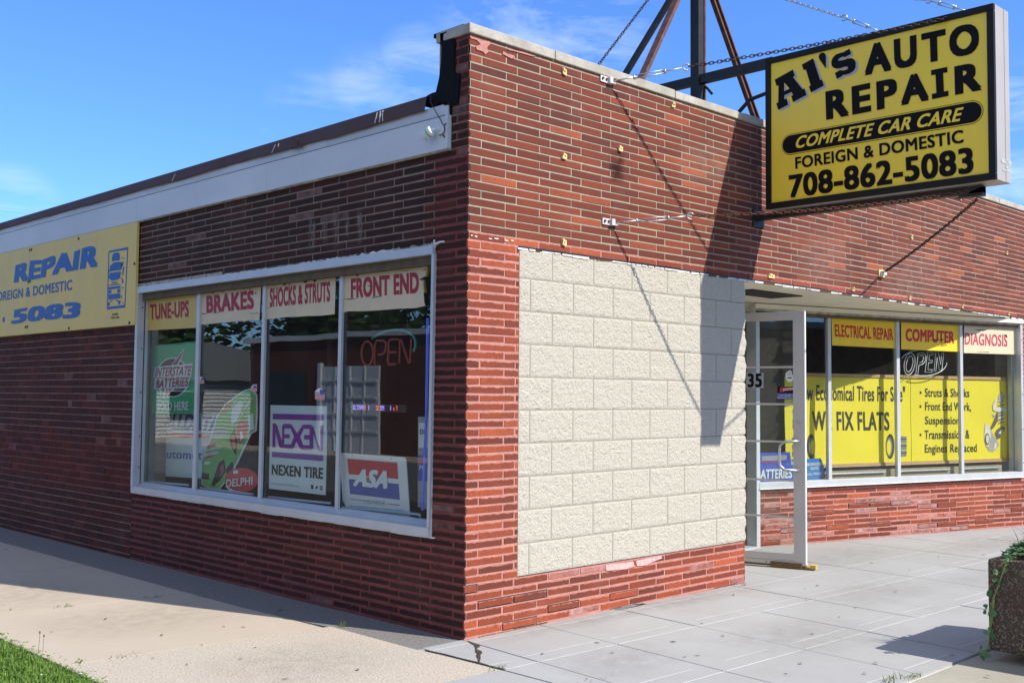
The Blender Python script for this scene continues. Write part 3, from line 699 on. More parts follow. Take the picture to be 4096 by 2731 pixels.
MUL = [JL-.02]+[SIDE.at((s+e)/2, 1500, -.06)[0] for s, e in ((772, 786), (1032, 1044), (1341, 1353))]+[JR+.01]
for s, e in zip(MUL, MUL[1:]):
    mb = MB(); mb.pbox(SIDE, s, e, .645, WZ1-.06, GX-.004, GX, GLASS); mb.build('pane', wf)
mb = MB(); a = -YW1   # flaking caulk around the frame
r2 = _rm.Random(31)
while a < -YW0:
    l = r2.uniform(.05, .3); h = r2.uniform(.004, .009)
    mb.prism(SIDE, [(a, WZ0-h), (a+l, WZ0-h*r2.uniform(.5, 1.2)), (a+l, WZ0+.003), (a, WZ0+.003)], 0, r2.uniform(.006, .014), ALUW)
    if -2.9 < a < -.35: 
        nn = 9; top = [(a+l*(nn-k)/nn, WZ1+max(.002, r2.uniform(.001, .024)*(.4+.6*(a+2.9)/2.5))) for k in range(nn+1)]
        mb.prism(SIDE, [(a, WZ1-.001), (a+l, WZ1-.001)]+top, 0, .006, ALUW if r2.random() < .45 else TRIM)
    elif a <= -2.9: mb.prism(SIDE, [(a, WZ1-.001), (a+l, WZ1-.001), (a+l, WZ1+.03), (a, WZ1+.028)], 0, .008, TRIM)
    a += l*r2.uniform(.9, 1.1)
z = WZ0
while z < WZ1:
    l = r2.uniform(.04, .12); mb.prism(SIDE, [(-YW0, z), (-YW0+r2.uniform(.003, .008), z), (-YW0+r2.uniform(.002, .009), z+l), (-YW0, z+l)], 0, .010, ALUW)
    mb.prism(SIDE, [(-YW1-.006, z), (-YW1, z), (-YW1, z+l), (-YW1-.004, z+l)], 0, .010, ALUW); z += l*1.05
mb.prism(SIDE, [(-YW0-.03, WZ1+.002), (-YW0+.012, WZ1-.02), (-YW0+.018, WZ1+.002), (-YW0+.06, WZ1+.012), (-YW0+.10, WZ1+.010), (-YW0+.095, WZ1+.020), (-YW0+.05, WZ1+.022), (-YW0+.01, WZ1+.016)], 0, .005, ALUW)
split_build(mb, 'flaking_caulk', wf)
mb = MB()
for z in (.80, 1.07, 1.45, 1.83, 2.19, 2.25): mb.prism(SIDE, ellipse((-YW1+.078, z), .008, .008, 8), -.012, -.009, STEELD)
split_build(mb, 'screw_head', wf)

# ---------------------------------------------------------------- room behind the glass
mb = MB()
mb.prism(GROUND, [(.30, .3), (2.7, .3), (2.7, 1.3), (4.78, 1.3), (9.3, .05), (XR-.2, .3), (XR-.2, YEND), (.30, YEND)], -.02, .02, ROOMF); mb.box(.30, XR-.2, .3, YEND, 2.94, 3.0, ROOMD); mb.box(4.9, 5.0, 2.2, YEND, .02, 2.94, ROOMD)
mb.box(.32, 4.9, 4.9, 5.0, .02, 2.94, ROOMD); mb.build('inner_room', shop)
mb = MB(); mb.box(.085, .55, .32, 4.30, .50, .58, LEDGE); mb.build('window_ledge', shop)
mb = MB(); mb.box(.55, .62, .4, 3.2, .02, .52, RADI)
for k in range(28): mb.box(.50, .55, .45+k*.095, .50+k*.095, .08, .48, RADI)
mb.build('radiator', shop)
for y in (2.28, 3.42):
    mb = MB(); mb.tube([(.62, y, .02), (.62, y, 2.9)], .022, ROOMD, 8); mb.build('room_post', shop)
mb = MB(); mb.box(2.9, 3.0, .9, 3.6, .02, 2.2, FARBR); mb.build('room_partition', shop)

# ---------------------------------------------------------------- storefront in the angled recess
SA = [STORE.at(*crop(2900, 1000, .6378)(x, 900))[0] for x in (195, 655, 1087, 1485, 1845)]
SW = [0.0, .965, 1.955, 2.955, 3.93]
ST0, ST1 = .565, 2.275
SFEND = 3.97
sf = MB()
sf.prism(Plane((0, 0, 0), (1, 0, 0)), [(0, 0), (.001, 0), (.001, .001)], 0, .001, ALU) if False else None
sf.pbox(STORE, 0, SFEND, ST0, ST0+.055, -.07, .035, ALU); sf.pbox(STORE, 0, SFEND, ST0-.010, ST0-.0005, -.05, .045, ALUW)
sf.pbox(STORE, 0, SFEND, ST1-.02, ST1+.012, -.07, .0, BROWNU)
sf.pbox(STORE, SW[4], SFEND, ST0+.055, ST1+.06, -.07, .03, ALU)
sfo = sf.build('storefront_window', shop, bevel=.002)
SMX = [tuple(STORE.at(2900+x*.6378, 1560, -.005)[0] for x in se) for se in ((648, 668), (1079, 1099), (1478, 1495))]
SW = [0.0]+[(a_+b_)/2 for a_, b_ in SMX]+[3.93]
for (a0, a1) in SMX:
    mb = MB(); mb.pbox(STORE, a0, a1, ST0+.056, ST1-.021, -.045, -.005, ALU); mb.build('mullion', sfo, bevel=.002)
for s, e in zip(SW, SW[1:]):
    mb = MB(); mb.pbox(STORE, s+.004, e-.004, ST0+.056, ST1-.02, -.036, -.032, GLASS); mb.build('pane', sfo)
mb = MB()
for z in (.72, 1.1, 1.5, 1.95, 2.12): mb.prism(STORE, ellipse((SW[4]+.02, z), .007, .007, 8), .029, .032, STEELD)
split_build(mb, 'screw_head', sfo)
mb = MB(); bricks(mb, STORE, .0, 4.25, Z0, 12, CH, .3048, (.10, .30), BR_BASE, lambda a, b: (PAINT_P, .017, 1.0, BR_BASE, .003, .55 if (a < 2.9 and b < .47 and math.sin(a*3.1+b*5) > -.3) else .08), btop=ST0-.010)
mb.pbox(STORE, .0, 4.25, Z0, ST0-.011, -.2, -.013, MORT_L)
mb.build('storefront_base', shop)
# white jamb at the right end of the recess
mb = MB(); mb.pbox(FRONT, OP1-.075, OP1+.004, ST0-.02, 2.362, -.04, .012, ALUW); mb.build('end_jamb', shop, bevel=.003)
# soffit, its recessed grille, and the weathered header over the glass
mb = MB(); mb.box(OP0-.02, OP1+.02, .02, 1.35, 2.362, 2.40, SOFF); sfi = mb.build('soffit', shop)
mb = MB(); 
gp = [Plane((0, 0, 2.361), (1, 0, 0), (0, 1, 0)).at(*crop(2950, 1100, .3827)(*q)) for q in ((75, 210), (380, 180), (590, 205), (270, 233))]
PS = Plane((0, 0, 2.361), (1, 0, 0), (0, -1, 0))
mb.box(3.55, 4.35, .30, .62, 2.352, 2.3615, STEELD); mb.build('soffit_grille', sfi)
mb = MB(); mb.pbox(STORE, -.05, SFEND, ST1+.0125, 2.362, -.07, .012, TRIM); mb.pbox(STORE, -.05, SFEND, 2.31, 2.352, .012, .045, SOFF)
mb.pbox(Plane((0, 1.04, 0), (1, 0, 0)), 2.94, 4.71, 2.26, 2.362, -.07, .02, TRIM); mb.build('header_trim', shop)
# back wall of the doorway and left return of the recess
mb = MB(); mb.box(2.75, 2.945, .2, 1.2, .0, 2.36, SOFF); mb.box(2.945, 3.52, 1.08, 1.2, .0, 2.26, SOFF); mb.build('doorway_wall', shop)
df = MB(); df.pbox(Plane((0, 1.04, 0), (1, 0, 0)), 3.52, 3.575, .0, 2.25, -.08, .03, ALU); df.pbox(Plane((0, 1.04, 0), (1, 0, 0)), 4.70, 4.762, .0, 2.25, -.08, .03, ALU)
df.pbox(Plane((0, 1.04, 0), (1, 0, 0)), 3.575, 4.70, 2.19, 2.25, -.08, .028, ALU); df.pbox(Plane((0, 1.04, 0), (1, 0, 0)), 3.575, 4.70, .0, .018, -.09, .05, ALU)
df.build('door_frame', shop, bevel=.002)
# open glazed door
DW, DZ0, DZ1, DT = 1.085, .012, 2.18, .045
door = MB()
door.pbox(DOORP, DW-.098, DW, DZ0, DZ1, -DT, 0, ALUD); door.pbox(DOORP, .01, .098, DZ0, DZ1, -DT, 0, ALUD)
door.pbox(DOORP, .098, DW-.098, DZ1-.075, DZ1, -DT+.001, -.001, ALUD)
do = door.build('door', shop, bevel=.002)
mb = MB(); mb.pbox(DOORP, DW+.0005, DW+.003, DZ0+.01, DZ1, -DT+.004, -.004, ALUW); mb.build('edge_strip', do)
mb = MB(); mb.pbox(DOORP, .098, DW-.098, .062, .118, -DT+.006, -.006, ALUD); mb.build('bottom_rail', do)
mb = MB(); mb.pbox(DOORP, .03, DW-.002, .030, .0615, -DT-.002, .002, ALUD)
for a in (.55, .75, .95): mb.prism(DOORP, ellipse((a, .046), .006, .006, 8), .002, .0045, STEELD)
mb.build('kick_plate', do)
mb = MB(); mb.pbox(DOORP, .03, DW, .012, .0295, -.03, .004, BRASS); mb.build('door_sweep', do)
mb = MB(); mb.pbox(DOORP, .098, DW-.098, .118, DZ1-.075, -.026, -.020, GLASSD); mb.build('door_glass', do)
for z in (1.704, 1.387)+tuple(DOORP.at(3084, y_)[1] for y_ in (1765, 1919, 2064)):
    mb = MB(); mb.pbox(DOORP, .098, DW-.098, z-.008, z+.008, -.032, -.012, ALUD); mb.build('glazing_bar', do)
mb = MB(); hz0, hz1, ha = .83, 1.075, DW-.055
mb.tube([DOORP.pt(ha, hz1, .0)]+[DOORP.pt(ha-.115*math.sin(t)*.0-.0, hz1, .02) for t in (0,)]+[DOORP.pt(ha-.02, hz1, .055), DOORP.pt(ha-.10, hz1-.005, .075), DOORP.pt(ha-.135, hz1-.035, .078), DOORP.pt(ha-.14, hz1-.08, .078), DOORP.pt(ha-.14, hz0+.08, .078), DOORP.pt(ha-.135, hz0+.035, .078), DOORP.pt(ha-.10, hz0+.005, .075), DOORP.pt(ha-.02, hz0, .055), DOORP.pt(ha, hz0, 0)], .0125, GALV, 10)
mb.build('handle', do, smooth=True)
mb = MB(); mb.tube([DOORP.pt(DW-.05, 1.235, 0), DOORP.pt(DW-.05, 1.235, .014)], .016, GALV, 14); mb.build('lock_cylinder', do)
CD = crop(2950, 1100, .3827)
mb = MB(); mb.flat(DOORP, poly(DOORP, CD, [(85, 1022), (268, 1022), (268, 1180), (85, 1182)]), -.0175, GREYP); pl = mb.build('number_plate', do); tag(pl, 'white number plate reading 35')
pix_letters('digits', pl, DOORP, CD, '35', (105, 1172), (256, 1170), (105, 1030), INK, pd=-.0175, d=.0012, bold=.05)
mb = MB(); hand = [(520, 1110), (500, 1080), (497, 1040), (505, 1015), (520, 1005), (535, 995), (550, 995), (562, 1010), (566, 1045), (580, 1035), (588, 1042), (575, 1075), (570, 1105), (545, 1118)]
mb.flat(DOORP, poly(DOORP, CD, hand), -.0175, WHITEP); hd = mb.build('hand_sticker', do)
mb = MB()
for x in (518, 533, 548): mb.flat(DOORP, poly(DOORP, CD, [(x, 1012), (x+3, 1012), (x+5, 1050), (x+2, 1050)]), -.016, INK)
mb.flat(DOORP, poly(DOORP, CD, [(515, 1068), (560, 1066), (560, 1078), (515, 1080)]), -.016, INK); mb.build('hand_print', hd)
mb = MB(); mb.flat(DOORP, poly(DOORP, CD, [(412, 1165), (615, 1166), (617, 1296), (412, 1298)]), -.0175, INK); mb.flat(DOORP, poly(DOORP, CD, [(413, 1232), (616, 1232), (616, 1295), (413, 1297)]), -.0165, PBLUE)
mb.flat(DOORP, poly(DOORP, CD, [(440, 1178), (470, 1172), (590, 1175), (600, 1200), (470, 1215), (435, 1222)]), -.0160, PRED); ws = mb.build('warranty_sticker', do)
pix_letters('sticker_print', ws, DOORP, CD, '3 Year/100,000 Mile', (422, 1262), (605, 1264), (422, 1246), WHITEP, pd=-.0160, d=.001, bold=.01)
pix_letters('sticker_print', ws, DOORP, CD, 'Nationwide Warranty', (418, 1286), (608, 1288), (418, 1270), WHITEP, pd=-.0160, d=.001, bold=.01)
pix_letters('sticker_print', ws, DOORP, CD, 'JASPER', (476, 1206), (588, 1200), (476, 1182), WHITEP, pd=-.0155, d=.001, bold=.02)
mb = MB()
for y0, m1 in ((1400, PRED), (1450, WHITEP), (1505, PBLUE), (1560, BRASS)): mb.flat(DOORP, poly(DOORP, CD, [(570, y0), (634, y0), (634, y0+48), (570, y0+48)]), -.0175, m1)
mb.flat(DOORP, poly(DOORP, CD, [(572, 1425), (634, 1425), (634, 1447), (572, 1447)]), -.0165, GREENP); mb.flat(DOORP, poly(DOORP, CD, [(572, 1480), (634, 1478), (620, 1496), (580, 1497)]), -.0165, YBLOCK)
cs = mb.build('card_stickers', do); pix_letters('card_print', cs, DOORP, CD, 'VISA', (580, 1540), (630, 1540), (584, 1520), WHITEP, pd=-.0165, d=.001, bold=.02)

# ================================================================== PROJECTING SIGN
P4 = crop(3000, 0, .5741)
SX0, SX1 = 3.04, 3.275
c_tl, c_tr, c_br, c_bl = [SIGNF.at(*P4(*q)) for q in ((95, 412), (1672, 38), (1745, 1245), (130, 1460))]
A0 = (c_tl[0]+c_bl[0])/2; A1 = (c_tr[0]+c_br[0])/2; B0 = (c_bl[1]+c_br[1])/2; B1 = (c_tl[1]+c_tr[1])/2
sign = thing('projecting_sign', 'large yellow and black box sign projecting over the pavement above the door', 'sign', (SX0, -A0, B0))
mb = MB(); mb.box(SX0+.006, SX1, -A1, -A0, B0, B1, SIGNC); mb.box(SX0+.16, SX1+.004, -A1-.004, -A1+.02, B0+.001, B1-.001, SIGNC)
mb.build('cabinet', sign, bevel=.004)
mb = MB(); w = .047
mb.pbox(SIGNF, A0, A1, B1-w, B1, -.02, .012, SIGNB); mb.pbox(SIGNF, A0, A1, B0, B0+w, -.02, .012, SIGNB)
mb.pbox(SIGNF, A0, A0+w, B0+w, B1-w, -.02, .012, SIGNB); mb.pbox(SIGNF, A1-w, A1, B0+w, B1-w, -.02, .012, SIGNB)
mb.build('retainer_frame', sign, bevel=.003)
mb = MB(); mb.pbox(SIGNF, A0+w, A1-w, B0+w, B1-w, -.008, -.001, YSIGN); mb.build('sign_face', sign)
def sl(txt, bl, br, tl, mat=INK, d=.003, bold=.045, **k): return pix_letters('lettering', sign, SIGNF, P4, txt, bl, br, tl, mat, 0, d, bold, **k)
def word(spec, base, top):
    for ch, x0, x1 in spec:
        yb = lambda x: base[1]+base[2]*(x-base[0]); yt = lambda x: top[1]+top[2]*(x-top[0])
        sl(ch, (x0, yb(x0)), (x1, yb(x1)), (x0-6, yt(x0)), bold=.062)
word((('A', 801, 987), ('U', 1008, 1166), ('T', 1200, 1369), ('O', 1392, 1600)), (803, 528, -.2012), (796, 322, -.204))
word((('R', 532, 692), ('E', 714, 846), ('P', 886, 1030), ('A', 1054, 1248), ('R', 1430, 1617)), (530, 838, -.1932), (522, 643, -.195))
mb = MB(); mb.flat(SIGNF, poly(SIGNF, P4, [(1262, 492), (1374, 468), (1377, 505), (1346, 511), (1352, 640), (1383, 634), (1384, 670), (1270, 693), (1268, 657), (1300, 650), (1293, 521), (1264, 527)]), .0032, INK); mb.build('lettering', sign)
C2 = crop(3050, 150, .2232)
GA = [(222, 762), (548, 580), (580, 690), (548, 715), (722, 935), (755, 918), (790, 1035), (550, 1162), (517, 1055), (552, 1035), (525, 978), (395, 1038), (392, 1115), (435, 1100), (462, 1210), (285, 1302), (250, 1185), (285, 1165), (290, 858), (255, 872)]
GAH = [(395, 818), (487, 920), (395, 968)]
GL = [(708, 492), (910, 380), (1035, 770), (1068, 760), (1102, 868), (870, 990), (835, 882), (865, 865), (780, 575), (742, 592)]
GQ = [(1008, 352), (1025, 305), (1060, 280), (1095, 278), (1125, 300), (1138, 345), (1140, 552), (1122, 540), (1022, 395)]
GS = [(1455, 268), (1560, 205), (1590, 298), (1485, 355), (1440, 350), (1390, 372), (1358, 405), (1368, 424), (1440, 412), (1530, 384), (1600, 376), (1650, 402), (1672, 460), (1670, 540), (1640, 600), (1570, 648), (1500, 670), (1438, 678), (1435, 695), (1335, 748), (1302, 640), (1395, 590), (1440, 598), (1500, 585), (1538, 555), (1530, 530), (1480, 528), (1400, 555), (1330, 563), (1270, 545), (1240, 500), (1235, 440), (1260, 370), (1320, 310), (1400, 280)]
def ear(pts, hole):   # polygon with a hole bridged into one outline
    h = [q for q in hole]
    i = min(range(len(pts)), key=lambda k: (pts[k][0]-h[0][0])**2+(pts[k][1]-h[0][1])**2)
    return pts[:i+1]+[h[0]]+h[:0:-1]+[h[0]]+[pts[i]]+pts[i+1:]
mb = MB()
for g in (GA, GL, GQ, GS): mb.flat(SIGNF, poly(SIGNF, C2, [(x+43, y+24) for x, y in g]), .0012, GREYV)
mb.build('letter_shadow', sign)
mb = MB()
for g in (GA, GL, GQ, GS): mb.flat(SIGNF, poly(SIGNF, C2, g), .0028, INK)
mb.build('lettering', sign)
mb = MB(); mb.flat(SIGNF, poly(SIGNF, C2, GAH), .0042, YSIGN); mb.flat(SIGNF, poly(SIGNF, C2, [(397, 842), (440, 890), (440, 945), (397, 968)]), .0054, GREYV); mb.build('letter_counter', sign)
def pill(m, grow, d, mat):
    tl_, tr_, br_, bl_ = [SIGNF.at(*P4(*q)) for q in ((283, 935), (1540, 703), (1545, 866), (285, 1080))]
    h = ((tl_[1]-bl_[1])+(tr_[1]-br_[1]))/4+grow; cl = ((tl_[0]+bl_[0])/2, (tl_[1]+bl_[1])/2); cr_ = ((tr_[0]+br_[0])/2, (tr_[1]+br_[1])/2)
    pts = [(cl[0]+h*math.cos(t), cl[1]+h*math.sin(t)) for t in [math.pi/2+math.pi*i/14 for i in range(15)]]+[(cr_[0]+h*math.cos(t), cr_[1]+h*math.sin(t)) for t in [-math.pi/2+math.pi*i/14 for i in range(15)]]
    m.flat(SIGNF, pts, d, mat)
mb = MB(); pill(mb, .0, .0012, INK); pill(mb, -.004, .0024, YSIGN); pill(mb, -.010, .0036, INK); mb.build('pill_band', sign)
sl('COMPLETE CAR CARE', (312, 1038), (1462, 845), (337, 952), YSIGN, .006, .035)
sl('FOREIGN & DOMESTIC', (318, 1178), (1490, 995), (315, 1098), INK, .003, .035)
sl('708-862-5083', (275, 1381), (1560, 1203), (270, 1224), INK, .003, .045)
ENDP = Plane((0, -A1-.004, 0), (1, 0, 0))
Ce = crop(3796, 560, .19133)
for tx, bl, br, tl in (('H-L Sign', (1105, 480), (1300, 515), (1105, 385)), ('708', (1180, 590), (1225, 600), (1180, 555)), ('532-4085', (1130, 640), (1280, 680), (1130, 595))):
    pix_letters('maker_mark', sign, ENDP, Ce, tx, bl, br, tl, WHITEP, 0, .002, .02)
SXC = (SX0+SX1)/2
mb = MB(); mb.bar((SXC, -.005, B0-.034), (SXC, -A1+.13, B0-.034), .06, .05, STEELD); mb.box(SXC-.08, SXC+.08, -.012, -.0, B0-.11, B0+.03, STEELD)
mb.prism(Plane((SXC, 0, 0), (0, -1, 0)), [(A1-.33, B0-.08), (A1-.13, B0-.08), (A1-.13, B0-.02)], -.03, .03, STEELD)
mb.build('support_pipe', sign)
# mast on the roof that carries the sign
mast = thing('sign_mast', 'dark steel mast with splayed legs on the roof behind the sign', 'mast', (3.16, .59, 3.2))
AP = Vector((3.16, .59, 5.22))
mb = MB(); mb.bar((3.16, .59, 3.2), (3.16, .59, 5.4), .085, .085, STEELD, (0, 1, 0)); mb.bar((3.204, .546, 3.2), (3.204, .546, 5.4), .02, .012, STEELB, (0, 1, 0)); mb.build('post', mast)
def through(px, py, y): 
    dr = _r*((px-2048)/FPX) - _u*((py-1365.5)/FPX) + _f; t = (y-CAM.y)/dr.y; return CAM+dr*t
for (px, py, yy, m, w) in ((2500, 300, 1.05, STEELD, .042), (2567, 312, .48, STEELB, .045), (3017, 468, .48, STEELB, .040)):
    b = through(px, py, yy); d = (b-AP).normalized(); b = b + d*((b.z-3.2)/-d.z if b.z > 3.2 else 0)
    mb = MB(); mb.bar(AP, b, w, w, m, (0, 1, 0)); mb.bar(AP+Vector((-.02 if px < 2700 else .02, -.025, 0)), b+Vector((-.02 if px < 2700 else .02, -.025, 0)), .012, .030, m, (0, 1, 0)); mb.build('leg', mast)
mb = MB(); mb.bar((3.16, 1.3, 4.13), (3.16, -A0-.0, 4.13), .06, .075, STEELD); mb.tube([(3.20, .62, 4.14), (3.20, .52, 4.06), (3.20, .47, 4.0)], .012, STEELD, 6); mb.build('crossbar', mast)
mb = MB(); p0 = through(3055, 418, -A0+.0); mb.tube([Vector((3.16, -A0, 3.9)), Vector((3.14, .06, 3.86)), Vector((3.12, .14, 3.78)), Vector((3.11, .19, 3.68)), Vector((3.10, .22, 3.2))], .017, STEELD, 8); mb.build('conduit', mast)

# ---------------------------------------------------------------- chains
def link_chain(mb, p, q, mat, pitch=.0285, wire=.0035, sag=.02, ratio=.62):
    p, q = Vector(p), Vector(q); L = (q-p).length; n = max(2, int(L/pitch)); d0 = (q-p).normalized()
    up = Vector((0, 0, 1)); sd = d0.cross(up).normalized()
    for i in range(n):
        t = (i+.5)/n; c = p+(q-p)*t-up*sag*4*t*(1-t)
        dv = (d0*L/n-up*sag*4*(1-2*t)/n).normalized(); u1 = sd; u2 = dv.cross(sd).normalized()
        ang = (i % 2)*math.pi/2+.5+.25*math.sin(i*1.7); ww = u1*math.cos(ang)+u2*math.sin(ang); nn = dv.cross(ww)
        hl = pitch*.70; hw = pitch*ratio*.58; pts = []
        for k in range(10):
            a = 2*math.pi*k/10; pts.append(c+dv*hl*math.copysign(abs(math.cos(a))**.7, math.cos(a))+ww*hw*math.sin(a))
        mb.tube(pts, wire, mat, 5, closed=True)
def turnbuckle(parent, p, q, mat, open_=.5):
    """eye rod, open body and hook between two points"""
    p, q = Vector(p), Vector(q); d = (q-p); L = d.length; d.normalize(); sd = d.cross(Vector((0, 0, 1))).normalized(); u2 = sd.cross(d)
    mb = MB(); mb.tube([p, p+d*L*.32], .0055, mat, 7); mb.tube([p+d*L*.66, p+d*L*.93], .0055, mat, 7)
    for s in (-1, 1): mb.tube([p+d*L*.28+u2*s*.011, p+d*L*.70+u2*s*.011], .0042, mat, 6)
    for t in (.28, .70): mb.tube([p+d*L*t-u2*.016, p+d*L*t+u2*.016], .008, mat, 7)
    ring = [q-d*.0+d*(.022*math.cos(a)-.004)+u2*.022*math.sin(a) for a in [2*math.pi*k/11*.82+.3 for k in range(11)]]
    mb.tube(ring, .0055, mat, 7); return mb.build('turnbuckle', parent, smooth=True)
def wall_bracket(parent, x, z):
    mb = MB(); mb.pbox(FRONT, x-.055, x+.050, z-.022, z+.022, .001, .010, WBRK); mb.pbox(FRONT, x+.020, x+.052, z-.022, z+.022, .010, .032, WBRK); mb.pbox(FRONT, x+.052, x+.092, z-.020, z-.012, .004, .032, WBRK)
    b = mb.build('bracket', parent, bevel=.002)
    for dx in (-.035, .004): mb = MB(); mb.tube([FRONT.pt(x+dx, z+.003, .010), FRONT.pt(x+dx, z+.003, .019)], .010, RUSTS, 8); mb.build('bolt', b)
    return b
def stay(label, br, end, mat, sag, tb=.52):
    x, z = br; t = thing('sign_stay', label, 'chain', (x, 0, z), 'chains staying the yellow sign')
    wall_bracket(t, x, z); p = Vector((x+.062, -.025, z)); e = Vector(end); q = p+(e-p)*(tb/(e-p).length)
    turnbuckle(t, p, q, GALV)
    mb = MB(); link_chain(mb, q+(e-q).normalized()*.015, e, mat, sag=sag); mb.build('chain_run', t, smooth=True); return t
b1 = FRONT.at(2420, 320); b2 = FRONT.at(2428, 888); b3 = FRONT.at(3522, 1094)
stay('upper rusty chain running from white wall bracket under the coping to the sign top', b1, (SX0+.03, -A1+.28, B1-.015), RUSTD, .012)
stay('lower rusty chain running from white wall bracket to the pipe under the sign', b2, (SX0+.02, -A1+.20, B0-.055), RUST, .035)
# chain on the far side of the sign
t = thing('sign_stay', 'dark rusty chain on the far side, from wall bracket above the storefront to the sign', 'chain', (b3[0], 0, b3[1]), 'chains staying the yellow sign')
mb = MB(); mb.pbox(FRONT, b3[0]-.05, b3[0]+.06, b3[1]-.035, b3[1]+.035, .001, .012, YCLIP); mb.pbox(FRONT, b3[0]-.03, b3[0]+.03, b3[1]-.02, b3[1]+.02, .012, .05, WBRK); mb.build('bracket', t, bevel=.002)
mb = MB(); link_chain(mb, (b3[0]-.02, -.05, b3[1]+.01), (SXC+.05, -A1+.20, B0-.09), RUSTD, sag=.02); mb.build('chain_run', t, smooth=True)
# chains from the mast head
PM = Plane((3.16, 0, 0), (0, -1, 0))
def hang(label, px, mat, tbp, name='mast_chain'):
    e = PM.at(*px[1]); s = PM.at(*px[0]); e3 = PM.pt(*e); s3 = PM.pt(*s); d = (s3-e3).normalized()
    t = thing(name, label, 'chain', tuple(e3), 'chains hanging from the mast head')
    tb_end = PM.pt(*PM.at(*tbp)); turnbuckle(t, e3, tb_end, GALV)
    mb = MB(); link_chain(mb, tb_end, tb_end+(s3-tb_end).normalized()*((AP-tb_end).length*.98), mat, sag=.0, ratio=.6, pitch=.026, wire=.003); mb.build('chain_run', t, smooth=True)
hang('bright galvanised chain with turnbuckle meeting the middle of the sign top', ((3150, 0), (3508, 122)), GALV, (3375, 72))
hang('dark chain with turnbuckle reaching the outer end of the sign top', ((3690, 0), (3862, 44)), GALV, (3712, 2))
e = through(2395, 258, .55); s = through(2592, 0, .57)
t = thing('mast_chain', 'thin dark chain slanting up from the parapet left of the mast', 'chain', tuple(e), 'chains hanging from the mast head')
mb = MB(); link_chain(mb, e-(s-e).normalized()*.35, s+(s-e).normalized()*.5, RUSTD, sag=.0, pitch=.029, wire=.0032); mb.build('chain_run', t, smooth=True)

# ---------------------------------------------------------------- old yellowed clips left on the brick front
clips = [((2254, 288), 'yellowed clip high on the wall, nearest the building corner'), ((2254, 627), 'yellowed clip halfway down the wall, left of the chain shadow'), ((2252, 970), 'yellowed clip just above the left end of the cream block panel'),
         ((2691, 421), 'yellowed clip under a coping joint, left of the sign'), ((3083, 1105), 'wide yellowed clip over the doorway at the edge of the sign shadow'), ((3411, 1157), 'yellowed clip over the storefront, left of the far chain bracket shadow'),
         ((3636, 1191), 'yellowed clip over the word sign for computers'), ((3848, 1225), 'yellowed clip over the last storefront mullion'), ((4033, 1254), 'yellowed clip over the right end of the storefront'),
         ((4025, 1011), 'yellowed clip high on the brick at the right edge'), ((3840, 785), 'large pale yellow clip under the coping behind the sign end'), ((3644, 948), 'broken yellowed clip on the brick beneath the sign'), ((2478, 596), 'broken pale anchor stub on a soot-stained brick between the chains')]
for (px, lab) in clips:
    a, b = FRONT.at(*px); w = .019 if 'wide' not in lab else .042; h = .021 if 'large' not in lab else .045
    mb = MB(); j = rng.uniform(-.006, .006)
    mb.prism(FRONT, [(a-w+j, b-h*.8), (a+w*.9, b-h-j), (a+w, b+h*.7), (a+.2*w, b+h*.75), (a, b+h), (a-w, b+h*.9+j)], .0, .010+rng.uniform(0, .006), YCLIP)
    mb.prism(FRONT, [(a-w*.9, b+h*.3), (a-w*.3, b+h*.3), (a-w*.3, b+h*.9), (a-w*.9, b+h*.9)],   .010, .020, YCLIP)
    mb.tube([FRONT.pt(a, b, .01), FRONT.pt(a, b, .018)], .005, RUSTS, 8)
    tag(mb.build('wall_clip'), lab, 'clip', 'old yellow clips on the brick front')

# ================================================================== WALL BANNER on the side
bn_d = .035; C9 = crop(0, 950, .2551)
bl_ = SIDE.at(*C9(2110, 1380), bn_d); tr_ = SIDE.at(*C9(2172, 0), bn_d); ysm = SIDE.at(*C9(440, 900), bn_d)[0]
zb = SIDE.at(*C9(1000, 1465), bn_d)[1]; zt_ = SIDE.at(*C9(1000, 20), bn_d)[1]
ban = thing('wall_banner', 'faded yellow repair banner with blue lettering on the shaded side wall', 'banner', (-bn_d, -bl_[0], zb))
for s, e in ((ysm+.002, bl_[0]), (ysm-2.44, ysm-.002), (ysm-4.88, ysm-2.444)):
    mb = MB(); mb.pbox(SIDE, s, e, zb, zt_, .012, bn_d, BANY); mb.build('panel', ban)
def bnl(txt, bl, br, tl, mat=BLUEV, bold=.06, **k): return pix_letters('lettering', ban, SIDE, C9, txt, bl, br, tl, mat, bn_d, .002, bold, **k)
bnl('REPAIR', (215, 712), (1535, 455), (235, 425), warp=lambda s, t: (s+.012*t, t*(1+.10*math.sin(s*9)**2-.05)-.03*math.sin(s*6.3)), bold=.075)
bnl('FOREIGN & DOMESTIC', (-90, 1008), (1132, 820), (-85, 868), bold=.03)
bnl('5083', (170, 1358), (1238, 1258), (205, 1135), warp=lambda s, t: (s+.03*t*(1-t), t*(1-.02*math.cos(s*12))+.06*math.sin(s*3.1)), bold=.07)
mb = MB(); mb.flat(SIDE, poly(SIDE, C9, [(40, 1290), (50, 1250), (65, 1242), (78, 1270), (76, 1310), (62, 1332), (46, 1325)], bn_d), bn_d+.002, BLUEV); mb.build('lettering', ban)
Ci = crop(430, 980, .2041)
car = MB()
